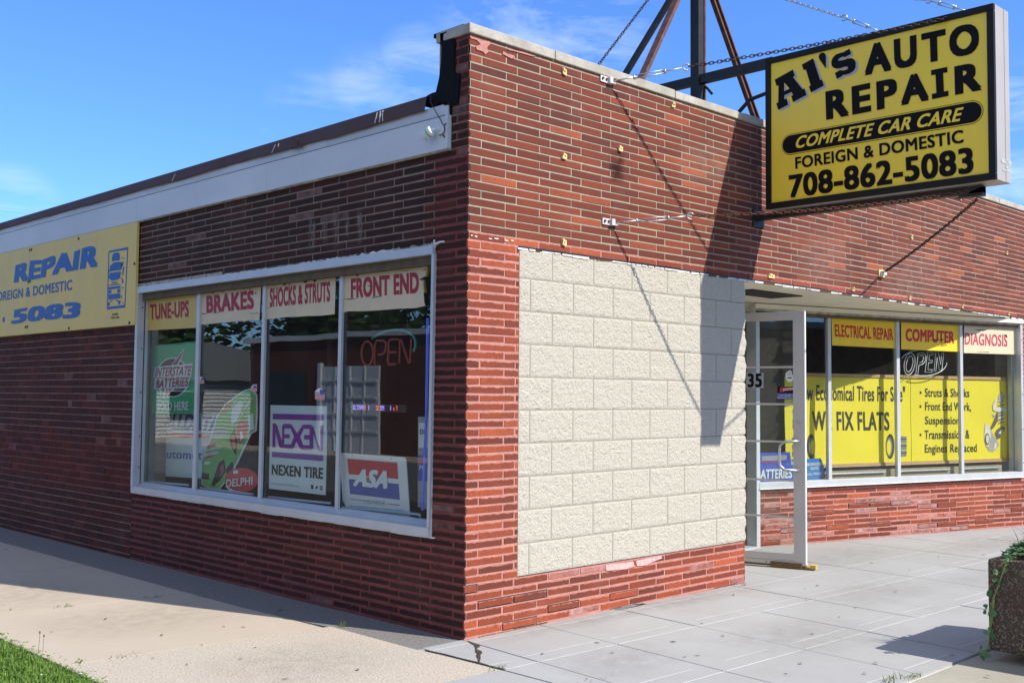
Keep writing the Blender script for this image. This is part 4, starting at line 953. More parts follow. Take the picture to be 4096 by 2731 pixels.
for g in ([(30, 118), (408, 40), (405, 88), (40, 148)], [(-8, 1215), (352, 1172), (350, 1225), (-10, 1262)], [(20, 140), (36, 138), (8, 1215), (-8, 1216)], [(388, 90), (405, 88), (352, 1175), (336, 1177)],
          [(85, 320), (98, 200), (125, 165), (180, 145), (238, 160), (243, 215), (240, 298)], [(48, 412), (120, 345), (240, 328), (285, 370), (280, 470), (258, 488), (48, 520), (20, 565), (18, 500), (42, 490)],
          [(48, 548), (258, 518), (270, 560), (248, 590), (255, 640), (200, 680), (85, 700), (30, 650), (35, 590)],
          [(85, 725), (195, 710), (195, 722), (84, 738)], [(80, 748), (195, 735), (196, 745), (82, 760)], [(78, 775), (198, 758), (262, 770), (20, 800), (22, 792)],
          [(25, 828), (255, 795), (255, 845), (22, 875)], [(22, 890), (75, 882), (75, 948), (22, 955)], [(195, 870), (255, 862), (252, 925), (192, 935)], [(20, 970), (252, 942), (250, 1045), (22, 1072)],
          [(100, 1072), (90, 1105), (55, 1115), (60, 1095)], [(160, 1068), (170, 1095), (205, 1105), (212, 1085)], [(5, 1125), (50, 1118), (42, 1190), (10, 1192)], [(205, 1095), (262, 1085), (250, 1160), (215, 1165)],
          [(260, 640), (282, 640), (315, 700), (315, 735), (285, 755), (288, 690)], [(258, 330), (320, 335), (300, 420), (275, 430)], [(270, 845), (322, 820), (315, 840), (275, 858)], [(268, 980), (288, 1015), (280, 1035), (262, 1030)], [(305, 430), (330, 420), (320, 520), (305, 600), (290, 595)], [(300, 1135), (310, 1120), (322, 1135), (320, 1152), (298, 1155)], [(270, 240), (332, 262), (330, 275), (268, 252)]):
    car.flat(SIDE, poly(SIDE, Ci, g, bn_d), bn_d+.002, BLUEV)
car.build('truck_emblem', ban)
pix_letters('maker_print', ban, SIDE, Ci, 'DG SIGNS', (92, 1385), (208, 1372), (95, 1342), INK, bn_d, .002, .02); pix_letters('maker_print', ban, SIDE, Ci, '708 912 2005', (70, 1445), (232, 1432), (74, 1408), INK, bn_d, .002, .02)
mb = MB()
for (x, y) in ((467, 197), (497, 190), (445, 697), (472, 690), (403, 1402), (430, 1398), (1083, 1420), (2032, 1335), (2112, 412), (1235, 18)):
    a, b = SIDE.at(*C9(x, y), bn_d); mb.prism(SIDE, ellipse((a, b), .013, .013, 10), bn_d, bn_d+.006, STEELD)
split_build(mb, 'bolt_head', ban)

# ================================================================== SECURITY LIGHT at the fascia end
Cs = crop(1600, 380, .16584); fx = .030
ca = SIDE.at(*Cs(1010, 845), fx)
sec = thing('security_light', 'white camera-like floodlight with green ring on the white fascia end', 'light', (-fx, -ca[0], ca[1]))
mb = MB(); mb.tube([SIDE.pt(ca[0], ca[1], fx), SIDE.pt(ca[0], ca[1], fx+.010)], .033, WHITEB, 24); mb.build('base_plate', sec, bevel=.002)
pa = SIDE.pt(ca[0]-.004, ca[1]+.003, fx+.008); pbp = SIDE.pt(ca[0]-.026, ca[1]+.006, fx+.03); pc = SIDE.pt(ca[0]-.046, ca[1]-.002, fx+.042)
mb = MB(); mb.tube([pa, pbp], .009, WHITEB, 12); mb.tube([pbp, pc], .008, WHITEB, 12); mb.tube([pbp+Vector((-.008, 0, .002)), pbp+Vector((.008, 0, .002))], .009, GALV, 10); mb.build('arm', sec)
ax = (SIDE.pt(ca[0]-.125, ca[1]-.045, fx+.062)-pc).normalized()
mb = MB(); mb.tube([pc, pc+ax*.036], .031, WHITEP, 28); hd = mb.build('lamp_head', sec, bevel=.002)
mb = MB(); mb.tube([pc+ax*.022, pc+ax*.030], .0318, M_('green_band', (.05, .42, .12), .4), 28); mb.build('green_band', hd)
mb = MB(); mb.tube([pc+ax*.036, pc+ax*.072], .029, WHITEB, 28); mb.build('lamp_hood', hd, bevel=.002)
mb = MB(); pts = [SIDE.at(*Cs(*q), fx) for q in ((765, 20), (775, 180), (830, 300), (900, 420), (950, 510), (1010, 600), (1050, 690), (1090, 740), (1108, 830), (1095, 910), (1050, 960), (975, 985))]
mb.tube([SIDE.pt(a, b, fx+.012) for a, b in pts], .003, STEELD, 6); mb.build('cable', sec)
mb = MB(); mb.tube([SIDE.pt(*SIDE.at(*Cs(1085, 735), fx), fx+.006), SIDE.pt(*SIDE.at(*Cs(1140, 690), fx), fx+.006)], .003, RUSTS, 6); mb.tube([SIDE.pt(*SIDE.at(*Cs(1060, 980), fx), fx+.006), SIDE.pt(*SIDE.at(*Cs(1100, 1030), fx), fx+.008)], .004, RUSTS, 6); split_build(mb, 'fixing_wire', sec)

# ================================================================== SIGNS IN THE SIDE WINDOW
WD = GX+.0025     # old vinyl on the face of the glass
CW1 = crop(500, 1050, .38265); CW2 = crop(1000, 1000, .44643); CW3 = crop(1000, 1550, .41451); CW4 = crop(500, 1500, .38265)
def valance(lab, P, C, outline, txt, bl, br, tl, face, ink, pd, bold=.045, tears=(), curls=()):
    t = thing('window_valance', lab, 'window sign', tuple(P.pt(*P.at(*C(*outline[0]), pd), pd)), 'service signs across the top of the windows')
    mb = MB(); mb.prism(P, poly(P, C, outline, pd), pd-.0015, pd, face); mb.build('sheet', t)
    # lettering is on the glass side of the sheet
    letters('lettering', t, P, txt, P.at(*C(*bl), pd), P.at(*C(*br), pd), P.at(*C(*tl), pd), ink, pd+.0012, bold)
    if tears:
        mb = MB()
        for g in tears: mb.prism(P, poly(P, C, g, pd), pd-.001, pd+.0022, DARKW)
        split_build(mb, 'torn_hole', t)
    if curls:
        mb = MB()
        for g in curls: mb.prism(P, poly(P, C, g, pd), pd-.02, pd+.0018, PEELE)
        split_build(mb, 'curled_edge', t)
    return t
valance('yellow TUNE-UPS sign filling the top of the leftmost side pane', SIDE, CW1, [(200, 340), (760, 290), (745, 682), (185, 712)], 'TUNE-UPS', (262, 600), (668, 566), (262, 440), TUNEY, REDV, WD, .05)
valance('cream BRAKES sign with a crack under its letters', SIDE, CW1, [(785, 262), (1425, 190), (1405, 605), (1330, 598), (1250, 612), (1160, 612), (1090, 622), (1020, 628), (900, 640), (780, 648)], 'BRAKES', (852, 530), (1350, 482), (852, 350), PEEL, REDV, WD, .06,
        tears=[[(905, 318), (930, 316), (922, 325)], [(1010, 308), (1028, 303), (1018, 315)], [(1225, 280), (1260, 282), (1255, 287)], [(1295, 278), (1320, 276), (1310, 286)], [(1360, 310), (1378, 322), (1366, 332)], [(785, 535), (850, 530), (848, 538), (785, 540)], [(920, 525), (985, 518), (985, 523), (922, 530)], [(1285, 515), (1330, 530), (1400, 528), (1400, 531), (1330, 534)]])
valance('cream SHOCKS & STRUTS sign with torn slits above its letters', SIDE, CW2, [(135, 262), (770, 180), (758, 574), (640, 588), (520, 590), (420, 598), (330, 600), (240, 610), (125, 622)], 'SHOCKS & STRUTS', (178, 512), (718, 460), (180, 345), PEEL, REDV, WD, .05,
        tears=[[(280, 300), (320, 282), (355, 288), (330, 300), (310, 318)], [(385, 275), (440, 270), (400, 280)], [(470, 290), (520, 268), (525, 275), (500, 295)], [(565, 268), (600, 270), (580, 292)], [(345, 315), (362, 300), (360, 312)], [(130, 520), (180, 515), (180, 518)]])
valance('curling cream FRONT END sign peeling off the rightmost side pane', SIDE, CW2, [(828, 180), (900, 168), (985, 178), (1010, 182), (1070, 158), (1150, 150), (1180, 155), (1240, 140), (1340, 142), (1362, 168), (1358, 118), (1480, 112), (1492, 135), (1545, 100), (1610, 85), (1580, 240), (1540, 250), (1520, 265), (1560, 280), (1555, 380), (1560, 460), (1570, 500), (1480, 520), (1340, 525), (1150, 540), (1000, 548), (880, 548), (822, 566)], 'FRONT END', (905, 432), (1515, 384), (905, 258), PEEL, REDV, WD, .06,
        tears=[[(1015, 200), (1050, 192), (1180, 190), (1190, 196), (1060, 202), (1020, 215)], [(1185, 185), (1300, 172), (1310, 178), (1190, 195)], [(1350, 190), (1415, 183), (1400, 188)], [(1555, 185), (1582, 168), (1570, 182)], [(952, 222), (980, 220), (958, 240)], [(1060, 320), (1085, 317), (1085, 324), (1060, 326)], [(830, 440), (960, 435), (900, 445)], [(1520, 262), (1575, 232), (1560, 262), (1530, 272)], [(1090, 425), (1180, 412), (1180, 416), (1095, 430)]],
        curls=[[(1545, 100), (1610, 85), (1608, 95), (1500, 140), (1492, 135)], [(1580, 240), (1610, 90), (1600, 95), (1570, 238)], [(1540, 255), (1560, 380), (1566, 385), (1552, 262)], [(828, 176), (985, 172), (985, 178), (900, 168), (828, 182)], [(1358, 118), (1480, 110), (1480, 116), (1360, 124)]])
# green battery poster
pd = -.16
def panelthing(name, lab, cat, P, C, outline, mat, pd, th=.004, group=None):
    t = thing(name, lab, cat, tuple(P.pt(*P.at(*C(*outline[0]), pd), pd)), group)
    mb = MB(); mb.prism(P, poly(P, C, outline, pd), pd-th, pd, mat); mb.build('sheet', t); return t
t = panelthing('poster', 'green battery poster with red arrow and black disc behind the leftmost side pane', 'poster', SIDE, CW1, [(285, 868), (760, 818), (735, 1575), (255, 1592)], GREENP, pd)
def fl(parent, name, P, C, polys, pd, dfun=None):
    mb = MB()
    for g, m, d in polys:
        q = poly(P, C, g, pd); k0 = len(mb.v); mb.flat(P, q, pd+d, m)
        if dfun:
            for i in range(k0, len(mb.v)): r_ = mb.v[i]-P.o; mb.v[i] = mb.v[i]+P.n*dfun(r_.dot(P.u), r_.dot(P.v))
    return mb.build(name, parent)
ell = lambda cx, cy, rx, ry, n=30, a0=0, a1=2*math.pi: [(cx+rx*math.cos(a0+(a1-a0)*i/(n-1 if a1-a0 < 6 else n)), cy+ry*math.sin(a0+(a1-a0)*i/(n-1 if a1-a0 < 6 else n))) for i in range(n)]
fl(t, 'emblem', SIDE, CW1, [(ell(500, 1200, 175, 208), WHITEP, .002), (ell(500, 1200, 163, 196), INK, .0034), ([(632, 890), (482, 1080), (420, 1320), (405, 1428), (520, 1320), (555, 1080), (590, 1020)], WHITEP, .0048), ([(622, 915), (492, 1078), (440, 1300), (425, 1395), (505, 1320), (545, 1080), (580, 1010)], MAROON, .0062),
    ([(322, 1090), (715, 1055), (700, 1195), (308, 1205)], WHITEP, .0076), ([(318, 1215), (690, 1205), (665, 1310), (310, 1322)], WHITEP, .0076)], pd)
for tx, bl, br, tl, m in (('INTERSTATE', (322, 1196), (692, 1180), (340, 1098), MAROON), ('BATTERIES', (330, 1312), (665, 1292), (345, 1222), MAROON), ('SOLD HERE', (350, 1548), (672, 1540), (352, 1462), WHITEP)):
    pix_letters('lettering', t, SIDE, CW1, tx, bl, br, tl, m, pd, .010, .04)
# white poster behind it
pd = -.30
t = panelthing('poster', 'white poster with blue letters and red stripe below the green poster', 'poster', SIDE, CW4, [(290, 400), (985, 400), (985, 1090), (285, 1048)], PALEB, pd)
pix_letters('lettering', t, SIDE, CW4, 'ALLDATA', (385, 555), (975, 590), (420, 400), PBLUE, pd, .003, .06); pix_letters('lettering', t, SIDE, CW4, 'Automotive', (355, 862), (960, 890), (360, 775), PBLUE, pd, .003, .03)
fl(t, 'stripe', SIDE, CW4, [([(360, 592), (980, 625), (980, 655), (352, 648)], PRED, .003)], pd)
# racing car cut-out
pd = -.13
t = panelthing('car_cutout', 'lime green racing car cut-out with white edge standing in the second side pane', 'cut-out', SIDE, CW4, [(1310, 140), (1250, 155), (1165, 210), (1050, 298), (950, 440), (920, 560), (880, 690), (795, 885), (798, 1145), (900, 1190), (990, 1190), (1090, 1065), (1080, 1052), (1135, 1040), (1158, 935), (1170, 930), (1255, 748), (1320, 610), (1372, 585), (1382, 420), (1380, 205), (1345, 160)], WHITEP, pd, .006)
fl(t, 'car_print', SIDE, CW4, [([(1308, 152), (1252, 166), (1172, 222), (1062, 308), (965, 446), (935, 566), (895, 695), (808, 892), (812, 1140), (902, 1178), (985, 1178), (1078, 1062), (1068, 1046), (1125, 1030), (1146, 930), (1160, 918), (1242, 742), (1308, 600), (1362, 575), (1370, 420), (1368, 212), (1338, 172)], LGREEN, .003),
    ([(1170, 240), (1300, 165), (1335, 185), (1310, 215), (1180, 232)], GREENP, .0045), ([(1060, 305), (1130, 285), (1110, 335), (1035, 345)], PRED, .0045), ([(1010, 372), (1085, 365), (1070, 395), (990, 402)], PRED, .0045), ([(1130, 340), (1210, 265), (1245, 300), (1180, 470), (1120, 520), (1110, 430)], PALEB, .0045), ([(905, 640), (940, 560), (1085, 575), (1075, 620), (900, 672)], GREYP, .0045),
    ([(1100, 640), (1150, 560), (1180, 700), (1165, 840), (1130, 780), (1105, 720)], INK, .0045), ([(1115, 640), (1150, 610), (1165, 760), (1140, 780)], PRED, .0055), ([(1175, 520), (1215, 460), (1300, 520), (1270, 640), (1200, 740), (1170, 620)], PRED, .0045), ([(1205, 600), (1225, 580), (1240, 640), (1215, 690)], WHITEP, .0055), ([(1290, 420), (1340, 400), (1355, 560), (1300, 590)], PALEB, .0045),
    ([(985, 915), (1040, 880), (1060, 1000), (1010, 1080), (935, 1160), (905, 1150)], INK, .0045), ([(1000, 950), (1035, 920), (1045, 1000), (1005, 1060)], MAROON, .0055), ([(1062, 980), (1120, 900), (1140, 930), (1118, 1025), (1068, 1040)], INK, .0045), ([(808, 1015), (885, 1030), (880, 1090), (806, 1080)], INK, .0045), ([(835, 905), (890, 900), (885, 930), (835, 935)], PALEB, .0045), ([(870, 730), (965, 705), (940, 745), (850, 775)], MAROON, .0045), ([(845, 860), (960, 800), (965, 835), (840, 880)], MAROON, .0045)], pd)
pix_letters('lettering', t, SIDE, CW4, 'INTERSTATE', (838, 798), (1005, 768), (862, 765), WHITEP, pd, .0062, .05); pix_letters('lettering', t, SIDE, CW4, 'BATTERIES', (835, 848), (970, 828), (850, 815), WHITEP, pd, .0062, .05)
pix_letters('lettering', t, SIDE, CW4, 'NATIONWIDE', (1232, 420), (1345, 245), (1215, 400), WHITEP, pd, .0062, .03)
# red oval parts sign
t = panelthing('oval_sign', 'red oval parts sign with white letters low in the second side pane', 'sign', SIDE, CW4, ell(1215, 1095, 172, 128, 36), PRED, -.11, .006)
pix_letters('lettering', t, SIDE, CW4, 'DELPHI', (1060, 1172), (1335, 1142), (1062, 1090), WHITEP, -.11, .003, .03)
fl(t, 'flag_mark', SIDE, CW4, [([(1138, 995), (1185, 990), (1188, 1025), (1135, 1032)], WHITEP, .003), ([(1050, 1160), (1150, 1205), (1260, 1222), (1200, 1228), (1100, 1205)], WHITEP, .003)], -.11)
# tyre poster
pd = -.10
t = panelthing('poster', 'pale tyre poster with purple block letters in the third side pane', 'poster', SIDE, CW3, [(197, 168), (742, 178), (736, 380), (742, 420), (728, 1036), (182, 972)], PALEB, pd)
fl(t, 'bars', SIDE, CW3, [([(222, 250), (714, 262), (712, 318), (222, 304)], PURPLE, .003), ([(216, 617), (709, 652), (708, 708), (215, 668)], PURPLE, .003)], pd)
NX = [[(222, 345), (250, 345), (262, 360), (305, 500), (312, 520), (312, 370), (330, 348), (395, 350), (412, 370), (458, 440), (500, 375), (515, 355), (590, 357), (612, 375), (660, 545), (680, 570), (680, 362), (712, 362), (705, 608), (672, 608), (655, 590), (612, 430), (610, 585), (590, 600), (500, 598), (480, 580), (450, 515), (425, 580), (405, 590), (300, 582), (285, 570), (248, 425), (246, 578), (218, 575)]]
fl(t, 'logo', SIDE, CW3, [(NX[0], PURPLE, .003), ([(338, 395), (395, 395), (428, 470), (400, 545), (336, 545), (336, 488), (388, 488), (388, 448), (336, 448)], PALEB, .0045), ([(578, 398), (525, 398), (490, 475), (518, 552), (578, 555), (578, 500), (525, 498), (525, 455), (578, 456)], PALEB, .0045)], pd)
pix_letters('lettering', t, SIDE, CW3, 'NEXEN TIRE', (212, 838), (706, 880), (214, 738), INK, pd, .003, .045); pix_letters('lettering', t, SIDE, CW3, 'www.NexenTireUSA.com', (215, 930), (475, 962), (216, 908), GREYP, pd, .003, .0)
fl(t, 'social_marks', SIDE, CW3, [([(590, 935), (613, 937), (613, 976), (590, 974)], INK, .003), ([(634, 950), (645, 952), (658, 945), (655, 965), (640, 978), (632, 970), (642, 965)], INK, .003), ([(678, 945), (700, 948), (700, 986), (678, 984)], INK, .003), ([(684, 957), (694, 958), (694, 974), (684, 973)], PALEB, .0045)], pd)
# member sign
pd = -.115
t = panelthing('member_sign', 'white member sign with red and blue block leaning in the fourth side pane', 'sign', SIDE, CW3, [(862, 640), (875, 628), (1490, 670), (1505, 685), (1540, 1215), (1535, 1260), (960, 1210), (920, 1140), (895, 1090)], WHITEP, pd, .006)
fl(t, 'colour_blocks', SIDE, CW3, [([(942, 684), (1422, 724), (1432, 880), (955, 832)], PRED, .003), ([(957, 880), (1436, 928), (1447, 1080), (968, 1022)], PBLUE, .003), ([(1160, 800), (1240, 805), (1250, 900), (1130, 890)], PRED, .0042), ([(1190, 850), (1270, 850), (1300, 930), (1180, 920)], PBLUE, .0045)], pd)
pix_letters('logo', t, SIDE, CW3, 'ASA', (1000, 945), (1330, 975), (1045, 782), WHITEP, pd, .006, .07)
pix_letters('lettering', t, SIDE, CW3, 'MEMBER', (1105, 1115), (1312, 1135), (1105, 1078), GREYP, pd, .003, -.005); pix_letters('lettering', t, SIDE, CW3, 'AUTOMOTIVE SERVICE ASSOCIATION', (960, 1150), (1490, 1200), (960, 1130), GREYP, pd, .003, .0)
fl(t, 'rules', SIDE, CW3, [([(972, 1072), (1098, 1084), (1098, 1088), (972, 1077)], MAROON, .003), ([(1322, 1115), (1448, 1130), (1448, 1136), (1322, 1120)], MAROON, .003), (ell(991, 656, 4, 5, 10), INK, .003), (ell(1364, 683, 4, 5, 10), INK, .003)], pd)
# small flag stickers
for C, o, lab in ((CW2, [(582, 1265), (612, 1238), (640, 1238), (675, 1272), (668, 1342), (582, 1338)], 'small striped flag sticker above the purple tyre poster'), (CW1, [(1315, 1300), (1340, 1275), (1378, 1272), (1378, 1348), (1312, 1345)], 'small striped flag sticker above the racing car cut-out'), (CW1, [(772, 1200), (800, 1192), (822, 1205), (828, 1262), (772, 1265)], 'small faded flag sticker beside the first side mullion')):
    t = panelthing('flag_sticker', lab, 'sticker', SIDE, C, o, WHITEP, WD-.001, .001, 'flag stickers on the side window')
    xs = [p[0] for p in o]; ys = [p[1] for p in o]; x0, x1, y0, y1 = min(xs), max(xs), min(ys), max(ys); hh = (y1-y0)/9
    fl(t, 'stripes', SIDE, C, [([(x0+1, y0+hh*k), (x1-2, y0+hh*k), (x1-2, y0+hh*(k+.5)), (x0+1, y0+hh*(k+.5))], PRED, .0014) for k in (3, 4, 5, 6, 7, 8)]+[([(x0+(x1-x0)*.5, y0+hh*.9), (x1-2, y0+hh*1.6), (x1-2, y0+hh*4.6), (x0+(x1-x0)*.5, y0+hh*4.6)], PBLUE, .0024)], WD-.001)
# neon OPEN in the side window
pd = -.14
t = thing('neon_sign', 'unlit red tube neon OPEN sign with green arc in the side window', 'neon sign', tuple(SIDE.pt(*SIDE.at(*CW2(1240, 1020), pd), pd)), 'neon open signs')
def neon(P, C, strokes, r, mat, pd, closed=False):
    mb = MB()
    for g in strokes:
        cl = g[0] == g[-1]; pts = [P.pt(*P.at(*C(*q), pd), pd) for q in (g[:-1] if cl else g)]
        mb.tube(pts, r, mat, 8, closed=cl)
    return mb
O1 = [(1052+52*math.cos(a), 925+108*math.sin(a)) for a in [2*math.pi*k/20 for k in range(20)]]; O1.append(O1[0])
mb = neon(SIDE, CW2, [O1, [(1118, 1030), (1120, 850), (1135, 812), (1190, 808), (1220, 830), (1218, 890), (1195, 930), (1148, 935)], [(1330, 800), (1270, 800), (1245, 815), (1235, 1000), (1250, 1024), (1310, 1020)], [(1252, 915), (1310, 912)], [(1338, 1018), (1345, 800), (1355, 800), (1422, 1010), (1436, 1008), (1446, 790)]], .0075, NRED, pd); mb.build('letter_tubes', t, smooth=True)
mb = neon(SIDE, CW2, [[(1090, 795), (1150, 755), (1220, 725), (1300, 715), (1370, 720), (1430, 740), (1470, 780), (1485, 830), (1480, 875), (1465, 908)]], .009, NGRN, pd); mb.build('arc_tube', t, smooth=True)
mb = MB(); 
for x in (1180, 1405): 
    q0 = SIDE.at(*CW2(x, 545), pd); q1 = SIDE.at(*CW2(x-30 if x < 1300 else x+10, 720), pd); mb.tube([SIDE.pt(*q0, pd), SIDE.pt(*q1, pd)], .0025, STEELD, 5)
mb.build('hanging_wire', t)
# neon border tubes
pd = -.10
for lab, m, C, pts in (('lit blue neon tube standing along the right edge of the side window', NBLU, CW2, [(1592, 610), (1588, 1000), (1580, 1480)]),):
    mb = neon(SIDE, C, [pts+[]], .009, m, pd); a = SIDE.at(*CW3(1665, 1180), pd); b = SIDE.at(*CW2(1580, 1480), pd); mb.tube([SIDE.pt(*b, pd), SIDE.pt(*a, pd)], .009, m, 8)
    tag(mb.build('neon_tube', smooth=True), lab, 'neon tube', 'neon border tubes in the side window')
for lab, C, pts in (('pale neon tube lying low in front of the member sign', CW3, [(890, 1175), (895, 1155), (1200, 1180), (1480, 1205), (1640, 1225), (1645, 1250)]), ('pale neon tube lying low under the purple tyre poster', CW3, [(178, 1052), (400, 1078), (780, 1115)]),
                    ('pale neon tube lying low in the second side pane', CW4, [(790, 1178), (1050, 1210), (1340, 1245)]), ('pale neon tube lying low in the leftmost side pane', CW4, [(230, 1110), (450, 1130), (665, 1148)]), ('pale neon tube standing at the left edge of the leftmost side pane', CW1, [(232, 720), (218, 1150), (205, 1500), (190, 1900), (175, 2270)])):
    mb = neon(SIDE, C, [pts], .0095, NPAL, pd); tag(mb.build('neon_tube', smooth=True), lab, 'neon tube', 'neon border tubes in the side window')
# led ticker
pd = -.20
t = thing('led_ticker', 'thin LED message strip with violet and red dots in the fourth side pane', 'led sign', tuple(SIDE.pt(*SIDE.at(*CW3(1200, 240), pd), pd)))
mb = MB(); mb.prism(SIDE, poly(SIDE, CW3, [(925, 148), (1490, 165), (1490, 240), (925, 228)], pd), pd-.03, pd-.012, LEDC); mb.build('casing', t)
mb = MB(); r2 = _rm.Random(4)
FN = ['10101 01110 00111', '']
for (x0, x1, m) in ((985, 1085, LEDB), (1098, 1106, LEDR), (1135, 1142, LEDB), (1178, 1186, LEDR), (1208, 1228, LEDR), (1250, 1285, LEDB), (1346, 1354, LEDB), (1376, 1384, LEDR), (1406, 1414, LEDR)):
    x = x0
    while x < x1:
        for k in range(5):
            if r2.random() < .62:
                a, b = SIDE.at(*CW3(x, 172+k*9+(x-985)*.02), pd); mb.prism(SIDE, ellipse((a, b), .0022, .0028, 6), pd-.012, pd-.008, m)
        x += 8
mb.build('led_dots', t)
# cards at the right edge of the side window
pd = -.16
t = panelthing('card_stack', 'narrow stack of notice cards half hidden at the right window edge', 'notice', SIDE, CW3, [(1622, 280), (1725, 282), (1722, 1180), (1618, 1150)], GREYP, pd)
fl(t, 'cards', SIDE, CW3, [([(1632, 335), (1720, 340), (1718, 582), (1630, 580)], WHITEP, .003), ([(1626, 655), (1720, 660), (1718, 905), (1624, 895)], PBLUE, .003), ([(1630, 690), (1720, 682), (1720, 720), (1630, 735)], PRED, .0042)], pd)
pix_letters('lettering', t, SIDE, CW3, 'DI', (1646, 448), (1690, 450), (1646, 402), INK, pd, .005, .02); pix_letters('lettering', t, SIDE, CW3, 'Ma', (1640, 790), (1700, 795), (1642, 745), WHITEP, pd, .005, .02)

# ================================================================== SIGNS IN THE STOREFRONT
CS = crop(2900, 1000, .6378); WS = -.0295
valance('yellow ELECTRICAL REPAIR sign over the second storefront pane', STORE, CS, [(668, 408), (1078, 440), (1070, 617), (672, 597)], 'ELECTRICAL REPAIR', (690, 542), (1056, 568), (686, 465), WINY, REDB, WS, .045)
valance('yellow COMPUTER sign with a dark scratch across its letters', STORE, CS, [(1105, 440), (1472, 468), (1468, 637), (1105, 622)], 'COMPUTER', (1132, 570), (1438, 586), (1132, 492), WINY, REDB, WS, .06, tears=[[(1280, 560), (1370, 558), (1368, 565), (1300, 564)], [(1335, 605), (1395, 592), (1390, 598)]])
valance('faded cream DIAGNOSIS sign over the last storefront pane', STORE, CS, [(1500, 470), (1834, 482), (1832, 655), (1497, 645)], 'DIAGNOSIS', (1502, 592), (1770, 606), (1504, 518), PEEL, FADER, WS, .035, tears=[[(1560, 500), (1650, 498), (1600, 505)], [(1742, 532), (1765, 530), (1768, 545)], [(1575, 640), (1660, 638), (1650, 642)]])
# long lemon banner
pdB = -.16
ft = thing('tire_banner', 'long lemon yellow tire and service banner on wood battens inside the storefront', 'banner', tuple(STORE.pt(*STORE.at(*CS(1100, 1340), pdB), pdB)))
tlB = STORE.at(*CS(375, 772), pdB); trB = STORE.at(*CS(1785, 822), pdB); zB1 = (STORE.at(*CS(670, 792), pdB)[1]+trB[1])/2; zB0 = (STORE.at(*CS(670, 1340), pdB)[1]+STORE.at(*CS(1785, 1305), pdB)[1])/2
sea = STORE.at(*CS(1165, 1000), pdB)[0]
def wave(a, b): return .0045*math.sin(a*7+b*5)*math.sin(math.pi*min(1, max(0, (b-zB0)/(zB1-zB0))))+.004*mnoise.noise(Vector((a*3, b*2.5, 0)))
for s, e in ((tlB[0], sea-.003), (sea+.003, trB[0])):
    nx, ny = 90, 30; vs = []
    for j in range(ny+1):
        for i in range(nx+1):
            a = s+(e-s)*i/nx; b = zB0+(zB1-zB0)*j/ny
            d = pdB+wave(a, b)
            if e == trB[0]: d += .02*max(0, (a-e+.13)/.13)*math.sin(math.pi*j/ny)
            vs.append(STORE.pt(a, b, d))
    mb = MB(); mb.add(vs, [(j*(nx+1)+i, j*(nx+1)+i+1, (j+1)*(nx+1)+i+1, (j+1)*(nx+1)+i) for j in range(ny) for i in range(nx)], LEMON); mb.build('sheet', ft, smooth=True)
for z in (zB0-.035, zB1+.003):
    mb = MB(); mb.pbox(STORE, tlB[0], trB[0]+.01, z, z+.034, pdB-.02, pdB+.012, WOOD); mb.build('batten', ft)
def fb(txt, bl, br, tl, bold=.045): return pix_letters('lettering', ft, STORE, CS, txt, bl, br, tl, OLIVE, pdB, .0022, bold, dfun=wave)
fb('"New Economical Tires For Sale"', (425, 940), (1130, 950), (425, 842), .03); fb('WE FIX FLATS', (548, 1130), (1030, 1130), (545, 1010), .035)
for tx, bl, br, tl in (('Struts & Shocks', (1252, 920), (1532, 922), (1252, 866)), ('Front End Work,', (1254, 1005), (1543, 1008), (1254, 952)), ('Suspension', (1255, 1092), (1468, 1092), (1255, 1042)), ('Transmission &', (1252, 1185), (1532, 1180), (1252, 1130)), ('Engines Replaced', (1252, 1270), (1578, 1264), (1252, 1218))): fb(tx, bl, br, tl, .03)
mb = MB()
for x, y in ((1226, 893), (1226, 980), (1226, 1158)): c_ = STORE.at(*CS(x, y), pdB); mb.flat(STORE, poly(STORE, CS, ell(x, y, 6, 9, 12), pdB), pdB+.0032+wave(*c_), OLIVE)
split_build(mb, 'bullet', ft)
DK = M_('print_tyre_dark', (.055, .05, .045), .6); GRYT = M_('print_tyre_grey', (.26, .245, .22), .6); SILV = M_('print_silver', (.50, .44, .38), .5); SILD = M_('print_silver_dark', (.16, .13, .11), .5); SILL = M_('print_silver_light', (.78, .73, .68), .5)
for (cx, flip) in ((540, 1), (1035, -1)):
    pol = [(ell(cx, 1230, 26, 78), DK, .013), (ell(cx+flip*6, 1235, 19, 60), GRYT, .0145), (ell(cx+flip*9, 1236, 13, 46), LEMON, .016)]
    for k in range(3): pol.append(([(cx-flip*120, 1172+k*44), (cx-flip*62, 1166+k*45), (cx-flip*62, 1206+k*45), (cx-flip*120, 1208+k*43)] if flip > 0 else [(cx+62, 1166+k*45), (cx+102, 1168+k*43), (cx+102, 1207+k*42), (cx+62, 1206+k*45)], GRYT, .013)); pol.append(([(p[0], p[1]+14) for p in pol[-1][0][:2]]+[(p[0], p[1]+19) for p in pol[-1][0][1::-1]], DK, .0145))
    fl(ft, 'tyre_print', STORE, CS, [(g_, m_, d_-.0105) for g_, m_, d_ in pol], pdB, wave)
cm = crop(3850, 1480, .319)
